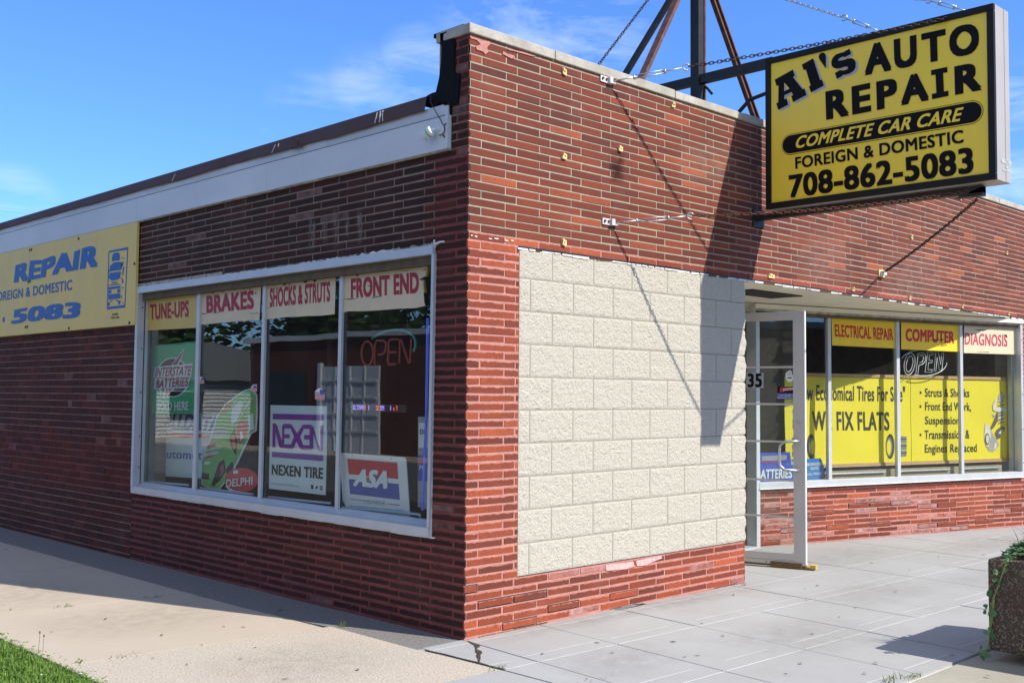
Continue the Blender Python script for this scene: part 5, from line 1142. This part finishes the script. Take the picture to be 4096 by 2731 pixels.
sp = [([(270, 850), (285, 665), (345, 725), (378, 800), (430, 870), (458, 940), (430, 985), (378, 1025), (330, 1015), (290, 945)], SILV, .016), ([(270, 850), (285, 668), (345, 728), (350, 830), (325, 960), (295, 955)], SILL, .0175), (ell(305, 865, 30, 75, 20), SILD, .019), (ell(308, 865, 18, 55, 18), SILL, .0205), ([(345, 728), (400, 600), (425, 520), (440, 560), (430, 640), (395, 710), (360, 745)], SILD, .0175),
      ([(375, 500), (370, 440), (400, 370), (435, 345), (415, 400), (405, 465), (500, 475), (575, 440), (585, 480), (540, 515), (400, 515)], SILL, .0205), ([(440, 345), (455, 300), (483, 265), (505, 300), (528, 345), (500, 385), (450, 380)], SILV, .0175), ([(365, 560), (385, 545), (405, 570), (390, 595)], SILV, .0175), ([(400, 790), (430, 740), (480, 705), (520, 715), (522, 750), (480, 790), (470, 845), (430, 865)], SILD, .0175), ([(440, 790), (490, 740), (510, 735), (470, 800)], SILL, .019), ([(395, 900), (425, 920), (415, 985), (385, 990)], SILL, .019)]
for k in range(6): sp.append(([(438, 385+k*48 if k < 2 else 440+k*36), (515, 372+k*48 if k < 2 else 425+k*36), (512, 395+k*48 if k < 2 else 447+k*36), (436, 408+k*48 if k < 2 else 462+k*36)], SILV if k % 2 else SILL, .0175))
for k in range(7): y = 372+k*44; sp.append(([(440, y+26), (508, y+8), (508, y+16), (440, y+36)], SILD, .019))
fl(ft, 'suspension_print', STORE, cm, [(g_, m_, d_-.0125) for g_, m_, d_ in sp], pdB, wave)
# clear neon OPEN
pd = -.09
t = thing('neon_sign', 'clear outline neon OPEN sign with oval under the COMPUTER sign', 'neon sign', tuple(STORE.pt(*STORE.at(*CS(1250, 790), pd), pd)), 'neon open signs')
def arc(cx, cy, rx, ry, a0, a1, n=16, sh=0.0): return [(cx+rx*math.cos(a0+(a1-a0)*k/n)-sh*math.sin(a0+(a1-a0)*k/n), cy+ry*math.sin(a0+(a1-a0)*k/n)) for k in range(n+1)]
o1 = arc(1157, 714, 34, 68, 0, 2*math.pi, 22, 8); o1[-1] = o1[0]; o2 = arc(1157, 714, 20, 50, 0, 2*math.pi, 22, 8); o2[-1] = o2[0]
strk = [o1, o2, [(1196, 776), (1212, 646), (1245, 646), (1258, 662), (1254, 700), (1236, 718), (1216, 720), (1210, 776), (1196, 776)], [(1222, 660), (1240, 660), (1244, 675), (1238, 702), (1220, 704)],
        [(1254, 766), (1270, 640), (1306, 640), (1305, 655), (1282, 656), (1278, 692), (1300, 692), (1298, 706), (1276, 706), (1272, 750), (1300, 750), (1298, 765), (1254, 766)], [(1310, 762), (1322, 640), (1338, 640), (1352, 720), (1358, 642), (1370, 642), (1360, 755), (1344, 755), (1330, 675), (1322, 762), (1310, 762)]]
mb = neon(STORE, CS, strk, .0042, NWHT, pd); mb.build('letter_tubes', t, smooth=True)
mb = neon(STORE, CS, [arc(1245, 706, 145, 82, .0, 2.0, 24), arc(1245, 706, 145, 82, 3.5, 5.0, 16)], .005, NWHT, pd); mb.build('oval_tube', t, smooth=True)
# ledge, pipe and clutter behind the storefront glass
mb = MB(); mb.pbox(STORE, .05, 3.9, .50, .60, -.6, -.08, LEDGE); mb.pbox(STORE, 1.0, 3.75, .602, .695, -.125, -.105, LEDGE); mb.build('storefront_ledge', shop)
mb = MB()
for s, e in ((1.0, 1.85), (2.05, 2.85), (3.05, 3.7)): mb.tube([STORE.pt(s, .668, -.085), STORE.pt(e, .668, -.085)], .010, GALV, 8)
split_build(mb, 'ledge_pipe', shop)
mb = MB(); mb.pbox(STORE, STORE.at(*CS(1800, 1100), -.08)[0], STORE.at(*CS(1818, 1100), -.08)[0], .60, 2.2, -.13, -.08, ALU); mb.build('inner_post', shop)
# blue signs at the left of the storefront
CB = crop(2950, 1650, .44643); pd = -.07
t = panelthing('battery_sign', 'blue BATTERIES sign with grey bar low behind the door glass', 'sign', STORE, CB, [(120, 362), (470, 352), (500, 605), (120, 622)], BLUEB, pd)
pix_letters('lettering', t, STORE, CB, 'BATTERIES', (170, 596), (485, 584), (172, 510), WHITEP, pd, .004, .05); fl(t, 'bar_and_stripe', STORE, CB, [([(215, 388), (438, 378), (438, 424), (215, 432)], GREYP, .003), ([(205, 440), (435, 428), (370, 440), (205, 450)], PRED, .003)], pd)
t = panelthing('watch_sign', 'blue neighborhood watch sign with a cut corner low behind the door', 'sign', STORE, CB, [(485, 418), (745, 408), (775, 478), (775, 592), (498, 602)], SKYB, pd-.012)
for tx, bl, br, tl in (('WARNING', (400, 462), (532, 462), (402, 436)), ('NEIGHBORHOOD', (545, 482), (762, 468), (545, 455)), ('WATCH', (650, 516), (722, 508), (650, 488)), ('WE CALL POLICE', (580, 565), (750, 552), (580, 545))): pix_letters('lettering', t, STORE, CB, tx, bl, br, tl, WHITEP, pd-.012, .004, .03)
# timber-and-brass wedge holding the door open
wp = GROUND.at(3190, 2312)
t = thing('door_wedge', 'bronze block with yellow ends holding the open door', 'door stop', (wp[0], wp[1], 0))
mb = MB(); mb.pbox(DOORP, DW-.30, DW-.03, .002, .052, -.06, .012, BRASS); mb.build('block', t, bevel=.004)
mb = MB(); mb.pbox(DOORP, DW-.022, DW+.012, .012, .040, -.05, .0, YBLOCK); mb.pbox(DOORP, DW+.035, DW+.085, .012, .042, -.06, .005, YBLOCK); mb.pbox(DOORP, DW-.03, DW+.07, .001, .012, -.055, .01, BRASS); split_build(mb, 'yellow_end', t)

# ================================================================== GROUND
def struct(o): o['kind'] = 'structure'; return o
mb = MB(); mb.box(-600, 600, -600, 600, -.45, -.20, LAWN); struct(mb.build('ground'))
mb = MB(); mb.box(-11.5, -5.2, -60, 120, -.20, -.15, ASPH); mb.box(-60, 60, -14, -5.6, -.20, -.146, ASPH); struct(mb.build('street'))
# front pavement: slabs with tooled joints
xl = [-.31, .004, .645, 1.405, 2.115, 2.765, 3.41, 4.27, 5.05, 5.75, 6.5, 7.15, 7.9, 8.6, 9.3, 10, 10.8, 11.6, 12.5]
yl = [(.0, .0), (-.060, -.018), (-.655, -.030), (-1.445, -.030), (-2.215, -.006)]
def gx(i, y): return xl[i]+.082*y if i else xl[0]+.004*y
mb = MB(); yb = [(1.6, 0)]+yl[1:]
mb.box(-.30, 12.5, -2.24, .02, -.18, -.016, CONCL); mb.box(.05, 12.5, .02, 1.6, -.18, -.016, CONCL)
def slab(q, mat, z=0.0, dz=.016):
    vs = [(x, y, z) for x, y in q]+[(x, y, z-dz) for x, y in q]
    mb.add(vs, [(0, 1, 2, 3)]+[(i, 4+i, 4+(i+1) % 4, (i+1) % 4) for i in range(4)], mat)
for i in range(len(xl)-1):
    for j in range(len(yb)-1):
        if xl[i] < 2.8 and j == 0: 
            y1f = lambda x: -.0
        (ya, sa), (yb_, sb) = yb[j], yb[j+1]
        if i == 0 and j == 0: ya, sa = .02, 0
        g = .0035; gy0 = .0055 if j else .0; gy1 = .0055
        def corner_(k, yv, s, sgn, g_, gyv):
            y = yv+s*xl[k]; return (gx(k, y)+sgn*g_, y+gyv)
        q = [corner_(i, yb_, sb, 1, g, gy1), corner_(i+1, yb_, sb, -1, g, gy1), corner_(i+1, ya, sa, -1, g, -gy0), corner_(i, ya, sa, 1, g, -gy0)]
        zj = rng.uniform(-.0015, .0015)
        slab(q, CONC, zj)
        if j:   # pale line tooled parallel to each long joint
            y = (ya+sa*xl[i])-.0; 
            for off, w in ((.0, .012),):
                p0 = (gx(i, y)+.01, y-.0045); p1 = (gx(i+1, y)-.01, ya+sa*xl[i+1]-.0045)
                mb.add([(p0[0], p0[1]-w, zj+.0012), (p1[0], p1[1]-w*.9, zj+.0012), (p1[0], p1[1], zj+.0012), (p0[0], p0[1], zj+.0012)], [(0, 1, 2, 3)], CONCL)
        if 1 <= j <= 3:
            yo = (yb_+sb*xl[i])+.115+rng.uniform(-.01, .015); x0 = xl[i]+.08*yo+rng.uniform(.0, .25)*(xl[i+1]-xl[i]); x1 = xl[i+1]+.08*yo-rng.uniform(0, .3)*(xl[i+1]-xl[i])
            mb.add([(x0, yo, zj+.0012), (x1, yo-.018, zj+.0012), (x1, yo-.0105, zj+.0012), (x0, yo+.0085, zj+.0012)], [(0, 1, 2, 3)], CONCL)
struct(mb.build('front_pavement'))
# pavement edge strip and verge concrete next to the street
mb = MB(); mb.box(-.305, 12.5, -4.6, -2.245, -.18, -.006, CONCG)
struct(mb.build('kerb_strip'))
mb = MB(); mb.box(-2.6, -.318, -4.6, -.628, -.18, -.002, CONC); struct(mb.build('corner_slab'))
mb = MB(); mb.box(-6, 12.5, -5.6, -4.6, -.20, -.01, CONCG); struct(mb.build('kerb'))
# side pavement
mb = MB(); mb.prism(GROUND, [(-1.965, -.622), (-.322, -.622), (-.352, .03), (-.345, .86), (-1.965, 1.0)], -.18, -.001, AGG); struct(mb.build('aggregate_slab'))
mb = MB()
for (a, b, c, d) in ((.872, 2.480, 1.012, 2.656), (2.494, 4.198, 2.670, 4.35), (4.21, 5.9, 4.362, 6.0), (5.908, 8.0, 6.008, 8.1), (8.008, 14, 8.108, 14)):
    x1 = -.435
    mb.prism(GROUND, [(-1.96, c), (x1, a), (x1, b), (-1.96, d)], -.18, 0, CONCB)
struct(mb.build('side_pavement'))
mb = MB(); mb.prism(GROUND, [(-1.95, .98), (-.39, .86), (-.42, 2), (-.425, 14), (-1.95, 14)], -.18, -.004, AGG); struct(mb.build('joint_filler'))
mb = MB(); r2 = _rm.Random(2)
ed = [(-.348, .02), (-.346, .4), (-.352, .80), (-.40, 1.3), (-.425, 1.8), (-.43, 2.6), (-.43, 14)]
mb.prism(GROUND, ed+[(.02, 14), (.02, 0.0), (-.18, -.0)], -.18, -.003, AGGD); struct(mb.build('wall_strip'))
mb = MB(); mb.prism(GROUND, [(-.30, -.622), (-.296, .04), (-.30, .1), (-.345, .1), (-.345, -.622)], -.18, -.004, CONC); struct(mb.build('corner_patch'))
mb = MB(); mb.box(-5.2, -1.968, -4.6, 60, -.2, -.03, SOIL); struct(mb.build('verge_soil'))
# grime and gum spots
r2 = _rm.Random(77)
def ground_stain(x, y, w, h, m, z=.0032):
    q = MB(); q.quad((x-w, y-h, z), (x+w, y-h, z), (x+w, y+h, z), (x-w, y+h, z), m, None, [(0, 0), (1, 0), (1, 1), (0, 1)]); return tag(struct(q.build('pavement_stain')))
for (x, y, w, h) in ((1.2, -.12, 1.3, .14), (2.4, -.14, .9, .16), (4.8, .2, 1.2, .5), (6.6, -.35, 1.3, .35), (3.3, -.9, .8, .35), (1.6, -1.3, .7, .4), (.3, -.95, .5, .3), (-1.1, 1.9, .7, .6), (-1.3, 3.3, .6, .8), (-1.0, .2, .6, .5), (5.2, -1.3, 1.4, .4)): ground_stain(x, y, w, h, GRIME)
for k in range(10):
    x, y = (r2.uniform(-1.8, -.5), r2.uniform(-.4, 4.5)) if k % 3 == 0 else (r2.uniform(0, 6), r2.uniform(-2.1, -.15)); w = r2.uniform(.010, .026); ground_stain(x, y, w*r2.uniform(.8, 1.4), w, OIL, .0036)
# crack at the corner
CC = crop(1700, 1900, .59524)
ck = MB()
g = [(290, 1112), (330, 1128), (360, 1142), (372, 1140), (366, 1152), (350, 1158), (352, 1172), (378, 1180), (385, 1190), (372, 1205), (374, 1225), (366, 1262), (358, 1262), (356, 1232), (345, 1215), (350, 1195), (338, 1185), (340, 1165), (330, 1140), (285, 1116)]
ck.prism(GROUND, [GROUND.at(*CC(*q)) for q in g], -.01, .0024, SOIL)
ck.prism(GROUND, [GROUND.at(*CC(*q)) for q in [(0, 1173), (130, 1199), (250, 1231), (370, 1258), (440, 1280), (545, 1303), (520, 1306), (400, 1273), (250, 1235), (120, 1202), (0, 1176)]], -.01, .0026, SOIL)
struct(ck.build('pavement_crack'))

# ---------------------------------------------------------------- grass verge
def blade(mb, x, y, z, h, w, ang, lean, mat, seg=3):
    d = Vector((math.cos(ang), math.sin(ang), 0)); sd = Vector((-d.y, d.x, 0)); vs = []; 
    for i in range(seg+1):
        t = i/seg; c = Vector((x, y, z))+d*lean*t*t+Vector((0, 0, h*(t-.25*lean/h*t*t if lean < 2*h else t*(1.2-.7*t)))); ww = w*(1-t**1.6)*.5+.0002
        vs += [c-sd*ww, c+sd*ww]
    mb.add(vs, [(2*i, 2*i+1, 2*i+3, 2*i+2) for i in range(seg)], mat)
mb = MB(); r2 = _rm.Random(8)
for i in range(24000):
    x = -1.955-abs(r2.gauss(0, .42)); y = r2.uniform(.15, 2.3)
    if x < -2.75: continue
    e = .05 if x > -2.03 else 0
    blade(mb, x, y, -.03, r2.uniform(.03, .078)*(1-e*6), r2.uniform(.005, .011), r2.uniform(0, 6.28), r2.uniform(.01, .06), GRASS, 3)
for i in range(1100):   # broad clover-like leaves
    x = -1.94-abs(r2.gauss(0, .4)); y = r2.uniform(.2, 2.3)
    if x < -2.7: continue
    z = r2.uniform(.0, .045); a = r2.uniform(0, 6.28); s = r2.uniform(.005, .011); n = Vector((r2.uniform(-.5, .5), r2.uniform(-.5, .5), 1)).normalized(); u = n.cross(Vector((math.cos(a), math.sin(a), 0))).normalized(); v = n.cross(u); c = Vector((x, y, z))
    mb.add([c-u*s*.4, c+v*s, c+u*s*1.2+v*s*.6, c+u*s*1.2-v*s*.6, c-v*s], [(0, 1, 2, 3, 4)][:1], GRASS)
for i in range(9):
    x = -1.98-abs(r2.gauss(0, .22)); y = r2.uniform(.4, 1.9); z = r2.uniform(.04, .06)
    mb.add([(x+a*.006, y+b*.006, z+c*.005) for a, b, c in ((1, 0, 0), (0, 1, 0), (-1, 0, 0), (0, -1, 0), (0, 0, 1), (0, 0, -1))], [(0, 1, 4), (1, 2, 4), (2, 3, 4), (3, 0, 4), (1, 0, 5), (2, 1, 5), (3, 2, 5), (0, 3, 5)], CLOV)
tag(mb.build('grass'), 'dense green grass and clover verge at the lower left', 'grass', None, 'stuff')
# weeds in the joints and at the wall foot
def weed(px, lab, n=14, h=.05, spread=.05, name='weed', mat=WEED, rngs=None):
    x, y = GROUND.at(*px); q = _rm.Random(int(px[0])); mb = MB()
    for i in range(n): blade(mb, x+q.gauss(0, spread*.5), y+q.gauss(0, spread*.25), -.005, h*q.uniform(.4, 1.1), q.uniform(.003, .007), q.uniform(0, 6.28), h*q.uniform(.3, 1.1), mat, 3)
    for i in range(n//2):
        a = q.uniform(0, 6.28); s = q.uniform(.006, .012); c = Vector((x+q.gauss(0, spread*.4), y+q.gauss(0, spread*.2), q.uniform(.004, h*.4))); u = Vector((math.cos(a), math.sin(a), q.uniform(-.3, .6))).normalized(); v = Vector((-math.sin(a), math.cos(a), q.uniform(-.3, .3)))
        mb.add([c, c+u*s+v*s*.5, c+u*s*2, c+u*s-v*s*.5], [(0, 1, 2, 3)], mat)
    return tag(mb.build(name), lab, 'weed', 'weeds in the pavement joints')
weed((1925, 2530), 'tallest weed tuft at the foot of the brick corner', 34, .13, .10)
for px, lab, n, h, s in (((610, 2388), 'low weed in the shade along the brick foot, nearest the window', 14, .03, .10), ((800, 2228+160), 'tiny weed just below the shadow edge of the wall', 10, .03, .06), ((268, 2425), 'weed sprig in the first pavement joint from the left', 12, .035, .07), ((495, 2624), 'weed patch in the long joint beside the grass', 16, .02, .11), ((318, 2650), 'small weed at the grass end of the long joint', 8, .03, .03), ((1375, 2505), 'grass sprig where the wall shadow leaves the joint', 9, .06, .03),
                         ((1990, 2668), 'weeds along the crack near the building corner', 14, .025, .08), ((2400, 2712), 'flat weed strip in the joint near the bottom edge', 14, .012, .16), ((3655, 2705), 'weed clump in the kerb joint by the planter shadow', 22, .035, .09), ((3560, 2720), 'dry grass sprig at the bottom edge left of the planter', 12, .07, .08), ((2977, 2340), 'tiny weed at the doorway end of the brick base', 10, .025, .03), ((890, 2300), 'weed tuft against the brick base below the window', 12, .05, .04), ((1120, 2440), 'small weed in the shaded gravel strip', 8, .03, .04)):
    weed(px, lab, n, h, s)
# seed stalks standing over the grass
for (px, py, h, lab) in ((153, 2605, .10, 'thin seed stalk over the grass edge, taller one'), (170, 2608, .085, 'thin seed stalk over the grass edge, shorter one')):
    x, y = GROUND.at(px, py); mb = MB(); mb.tube([(x, y, -.01), (x+.004, y, h*.6), (x+.006, y, h)], .0012, DRY, 5); mb.tube([(x+.006, y, h), (x+.006, y, h+.012)], .004, DRY, 6); tag(mb.build('seed_stalk'), lab, 'seed stalk', 'seed stalks over the grass')
# scattered dry leaves and chips
E2 = crop(0, 2000, 1700/2352); D2 = crop(2900, 1900, .53)
lv = [(E2, x, y) for x, y in ((585, 660), (895, 750), (1240, 702), (1117, 805), (845, 878), (1035, 912), (1335, 880), (1412, 820), (290, 463), (490, 500), (215, 372), (1545, 608), (60, 607), (1980, 940), (35, 275), (1580, 992))]+[(D2, x, y) for x, y in ((570, 1423), (1055, 1500), (1140, 1422), (660, 1200), (460, 1505), (1290, 883), (695, 837), (1105, 665), (1125, 547), (65, 905), (1395, 718), (1610, 622), (985, 1000), (1715, 1365), (1990, 1520), (860, 1075), (515, 588))]+[(CC, x, y) for x, y in ((790, 1202), (1860, 1000), (1745, 1226), (1260, 1195), (2075, 806), (2000, 1085))]
for k, (C, x, y) in enumerate(lv):
    gx_, gy_ = GROUND.at(*C(x, y)); a = rng.uniform(0, 3.14); s = rng.uniform(.009, .02); u = Vector((math.cos(a), math.sin(a), 0)); v = Vector((-u.y, u.x, 0)); c = Vector((gx_, gy_, .004))
    mb = MB(); vs = [c-u*s, c-u*s*.3+v*s*.4+Vector((0, 0, .005)), c+u*s*.4+v*s*.3+Vector((0, 0, .006)), c+u*s+Vector((0, 0, .002)), c+u*s*.3-v*s*.35+Vector((0, 0, .003)), c-u*s*.4-v*s*.3]
    mb.add(vs, [(0, 1, 2, 3, 4, 5)], DRY); tag(mb.build('dry_leaf'), 'small curled dry leaf lying on the pavement', 'leaf', 'dry leaves on the pavement')

# ================================================================== PLANTER
PX0, PY1 = 1.80, -2.335; pt_z = .562
plt = thing('planter', 'dark exposed-aggregate concrete planter at the right edge', 'planter', (2.25, -2.9, 0))
mb = MB(); mb.box(PX0, PX0+.95, PY1-1.2, PY1, .055, pt_z, PLANT)
mb.build('body', plt, bevel=.022)
mb = MB(); mb.box(PX0+.08, PX0+.87, PY1-1.12, PY1-.08, pt_z-.001, pt_z+.004, SOIL); mb.build('soil', plt)
for (x, y) in ((PX0+.10, PY1-.32), (PX0+.62, PY1-.32), (PX0+.10, PY1-1.05), (PX0+.62, PY1-1.05)):
    mb = MB(); mb.box(x, x+.22, y, y+.16, -.004, .058, PLANT); mb.build('foot', plt)
CP = crop(3846, 2131, .38265); PLF = Plane((PX0-.012, 0, 0), (0, -1, 0))
vine = thing('trailing_vine', 'trailing green vine hanging down the corner of the planter', 'plant', (PX0, PY1-.03, .0))
mb = MB()
stems = [[(500, 285), (470, 310), (440, 380), (410, 470), (370, 590), (330, 690), (300, 780), (275, 860)], [(560, 250), (500, 270), (460, 300), (440, 400), (390, 520), (350, 640), (330, 720), (300, 900), (285, 1060), (280, 1190)], [(650, 215), (560, 215), (500, 225), (455, 280), (420, 330), (385, 350)], [(345, 700), (310, 950), (270, 1180), (240, 1290)]]
for st in stems: mb.tube([PLF.pt(*PLF.at(*CP(*q), .006), .004) for q in st], .003, VSTEM, 6)
mb.build('stems', vine)
mb = MB(); r2 = _rm.Random(17)
def leaf(mb, c, s, mat, q, nrm=None):
    n = (nrm or Vector((-1, -.2, .5)))+Vector((q.uniform(-.5, .5), q.uniform(-.5, .5), q.uniform(-.4, .5))); n.normalize(); a = q.uniform(0, 6.28)
    u = n.cross(Vector((math.cos(a), math.sin(a), .3))).normalized(); v = n.cross(u)
    pts = [c+u*s*math.cos(2*math.pi*k/8)*1.15+v*s*math.sin(2*math.pi*k/8)*.8+n*s*.2*math.cos(4*math.pi*k/8) for k in range(8)]
    mb.add(pts+[c], [(k, (k+1) % 8, 8) for k in range(8)], mat)
for st in stems:
    for (a, b) in zip(st, st[1:]):
        for t in (.15, .5, .85):
            if r2.random() < .42:
                q = (a[0]+(b[0]-a[0])*t+r2.uniform(-45, 35), a[1]+(b[1]-a[1])*t+r2.uniform(-20, 20)); c = PLF.pt(*PLF.at(*CP(*q), .01), r2.uniform(.004, .03)); leaf(mb, c, r2.uniform(.005, .012), VINE, r2)
for (x, y, s) in ((362, 405, .018), (355, 485, .016), (298, 622, .019), (258, 755, .012), (250, 820, .012), (345, 835, .018), (335, 1070, .020), (255, 1032, .012), (210, 1190, .012), (250, 1260, .022), (210, 1250, .016), (495, 260, .020), (285, 1275, .018), (230, 1290, .016)): leaf(mb, PLF.pt(*PLF.at(*CP(x, y), .01), .02), s, VINE, r2)
mb.build('leaves', vine)
top = thing('planter_greens', 'green foliage mound filling the top of the planter', 'plant', (PX0+.4, PY1-.5, pt_z))
mb = MB()
for i in range(700):
    x = PX0+.05+r2.uniform(0, .85); y = PY1-.05-abs(r2.gauss(0, .35)); h = .03+.20*max(0, 1-((x-PX0-.45)/.5)**2)*min(1, (PY1-y)/.3)
    if y < PY1-1.1: continue
    leaf(mb, Vector((x, y, pt_z+r2.uniform(0, h))), r2.uniform(.012, .026), VINE, r2, Vector((0, 0, 1)))
mb.build('leaves', top)
pur = thing('purple_plant', 'dark purple leaved plant rising from the planter', 'plant', (PX0+.22, PY1-.26, pt_z))
mb = MB()
for i in range(60):
    a = r2.uniform(0, 6.28); blade(mb, PX0+.26+r2.gauss(0, .05), PY1-.30+r2.gauss(0, .05), pt_z, r2.uniform(.08, .20), r2.uniform(.012, .022), a, r2.uniform(.03, .12), PURL, 4)
mb.build('leaves', pur)
spk = thing('spiky_grass', 'spiky ornamental grass arching out of the planter', 'plant', (PX0+.25, PY1-.18, pt_z))
mb = MB()
for i in range(70):
    a = r2.gauss(2.2, .8); blade(mb, PX0+.30+r2.gauss(0, .04), PY1-.16+r2.gauss(0, .04), pt_z, r2.uniform(.06, .26), .004, a, r2.uniform(.10, .28), PURL, 5)
mb.build('blades', spk)

# ================================================================== ACROSS THE STREETS (seen in the window reflections)
gar = thing('brick_garage', 'dark brick garage across the side street, seen mirrored in the side window', 'building', (-16, 18, 0))
mb = MB(); mb.box(-22, -13, 8, 24.2, -.2, 2.95, FARBR); mb.build('wall', gar)
mb = MB(); mb.box(-22.2, -12.9, 7.9, 24.4, 2.95, 3.10, SIDING); mb.build('parapet', gar)
mb = MB(); mb.box(-13.0, -12.94, 17.75, 20.3, -.1, 2.2, GARD)
for z in (.45, .9, 1.35, 1.8): mb.box(-12.94, -12.90, 17.78, 20.27, z-.03, z+.03, SIDING)
for y in (18.4, 19.0, 19.65): mb.box(-12.94, -12.905, y-.03, y+.03, -.1, 2.2, SIDING)
mb.box(-13, -12.86, 20.3, 20.48, -.1, 2.3, SIDING); mb.build('garage_door', gar)
mb = MB(); mb.box(-13.0, -12.95, 13.0, 15.4, -.1, 2.2, GREYP); mb.build('steel_door', gar)
mb = MB(); mb.box(-13.0, -12.95, 21.2, 23.4, .9, 2.1, DARKW); mb.build('window', gar)
hs = thing('white_house', 'white sided house with grey hip roof across the side street, seen in the glass', 'house', (-18, 34, 0))
mb = MB(); mb.box(-23, -12.6, 31, 43, -.2, 1.9, SIDING)
for k in range(14): mb.box(-12.6, -12.575, 31, 43, .0+k*.135, .02+k*.135, GREYP); mb.box(-23, -12.6, 30.975, 31, .0+k*.135, .018+k*.135, GREYP)
mb.build('wall', hs)
mb = MB(); mb.add([(-12.2, 30.6, 1.9), (-12.2, 43.4, 1.9), (-23.4, 43.4, 1.9), (-23.4, 30.6, 1.9), (-17.8, 35, 3.5), (-17.8, 39.5, 3.5)], [(0, 1, 5, 4), (1, 2, 5), (2, 3, 4, 5), (3, 0, 4), (0, 3, 2, 1)], SHING); mb.build('roof', hs)
mb = MB(); mb.box(-15.2, -13.9, 30.95, 30.975, .5, 1.5, DARKW); mb.build('window', hs)
wc = thing('white_shed', 'low white sided shed beyond the house, mirrored in the leftmost pane', 'shed', (-14, 46, 0))
mb = MB(); mb.box(-20, -11.9, 46, 58, -.2, 2.3, SIDING); mb.build('wall', wc)
mb = MB(); mb.add([(-11.7, 45.8, 2.3), (-11.7, 58.2, 2.3), (-20.2, 58.2, 2.3), (-20.2, 45.8, 2.3), (-16, 45.8, 3.6), (-16, 58.2, 3.6)], [(0, 1, 5, 4), (2, 3, 4, 5), (0, 4, 3), (1, 2, 5), (0, 3, 2, 1)], SHING); mb.build('roof', wc)
mb = MB(); mb.box(-14.5, -11.6, -40, 90, -.2, -.10, CONCB); struct(mb.build('far_pavement'))
def tree(lab, x, y, h, rad, n, seed):
    q = _rm.Random(seed); t = thing('tree', lab, 'tree', (x, y, -.2), 'trees across the streets')
    mb = MB(); mb.tube([(x, y, -.2), (x+.1, y, h*.3), (x, y+.1, h*.6)], .22, BARK, 9, r2=.10)
    cl = []
    for k in range(15):
        a = q.uniform(0, 6.28); c = Vector((x+math.cos(a)*rad*q.uniform(.1, .65), y+math.sin(a)*rad*q.uniform(.1, .65), h*q.uniform(.30, .92))); cl.append((c, rad*q.uniform(.35, .55)))
        mb.tube([(x+.05, y, h*.4), ((x+c.x)/2, (y+c.y)/2, h*.5), tuple(c)], .08, BARK, 6, r2=.02)
    mb.build('trunk', t)
    mb = MB()
    for i in range(n):
        c, r_ = q.choice(cl); d = Vector((q.gauss(0, 1), q.gauss(0, 1), q.gauss(0, .8))).normalized()*r_*q.uniform(.5, 1.05); s = q.uniform(.20, .42)
        nn = Vector((q.gauss(0, 1), q.gauss(0, 1), q.gauss(0, 1)+.6)).normalized(); u = nn.cross(Vector((0, 0, 1)) if abs(nn.z) < .9 else Vector((1, 0, 0))).normalized(); v = nn.cross(u); p = c+d
        mb.add([p-u*s, p+v*s*.5, p+u*s, p-v*s*.5], [(0, 1, 2, 3)], TREEL)
    mb.build('crown', t)
TREES = [(-25, 27, 10, 4.0, 'broad tree close behind the brick garage'), (-28, 36, 11.5, 4.4, 'tree between the brick garage and the white house'), (-30, 46, 12, 4.6, 'tall tree behind the white house'), (-27, 55, 12.5, 4.8, 'tree behind the gable of the white shed'), (-31, 65, 13, 5, 'last tall tree up the side street'), (-24, 74, 13, 5, 'tree farthest up the side street'), (-25, 18, 10, 4.2, 'tree behind the near half of the brick garage'), (-26, 8, 9, 3.8, 'tree at the near end of the brick garage'),
         (8, -24, 9, 4.2, 'tree behind the left end of the dark shopfront'), (16, -25, 9.5, 4.5, 'tree rising behind the middle of the dark shopfront'), (25, -24, 9.5, 4.4, 'tree behind the right half of the dark shopfront'), (34, -26, 10, 4.6, 'tree beyond the right end of the dark shopfront')]
for i, (x, y, h, r_, lab) in enumerate(TREES): tree(lab, x, y, h, r_, 2600, 40+i)
bl = thing('dark_shopfront', 'low dark building across the main street, seen mirrored in the storefront', 'building', (14, -19, 0))
mb = MB(); mb.box(3, 40, -21, -17.5, -.2, 3.4, FARBR); mb.build('wall', bl)
mb = MB(); mb.box(2.9, 40.1, -21.1, -17.4, 3.4, 3.6, GREYP); mb.build('parapet', bl)
# thin wires far off at the left edge
for k, (y0, y1) in enumerate(((828, 862), (858, 870), (868, 890))):
    a = through(-60, 822+k*16, 60); b = through(260, 858+k*13, 60); mb = MB(); mb.tube([a, b], .006, GREYP, 5)
    tag(mb.build('power_line'), ['uppermost of the thin wires at the left edge of the sky', 'middle of the thin wires at the left edge of the sky', 'lowest of the thin wires at the left edge of the sky'][k], 'wire', 'thin wires against the sky')
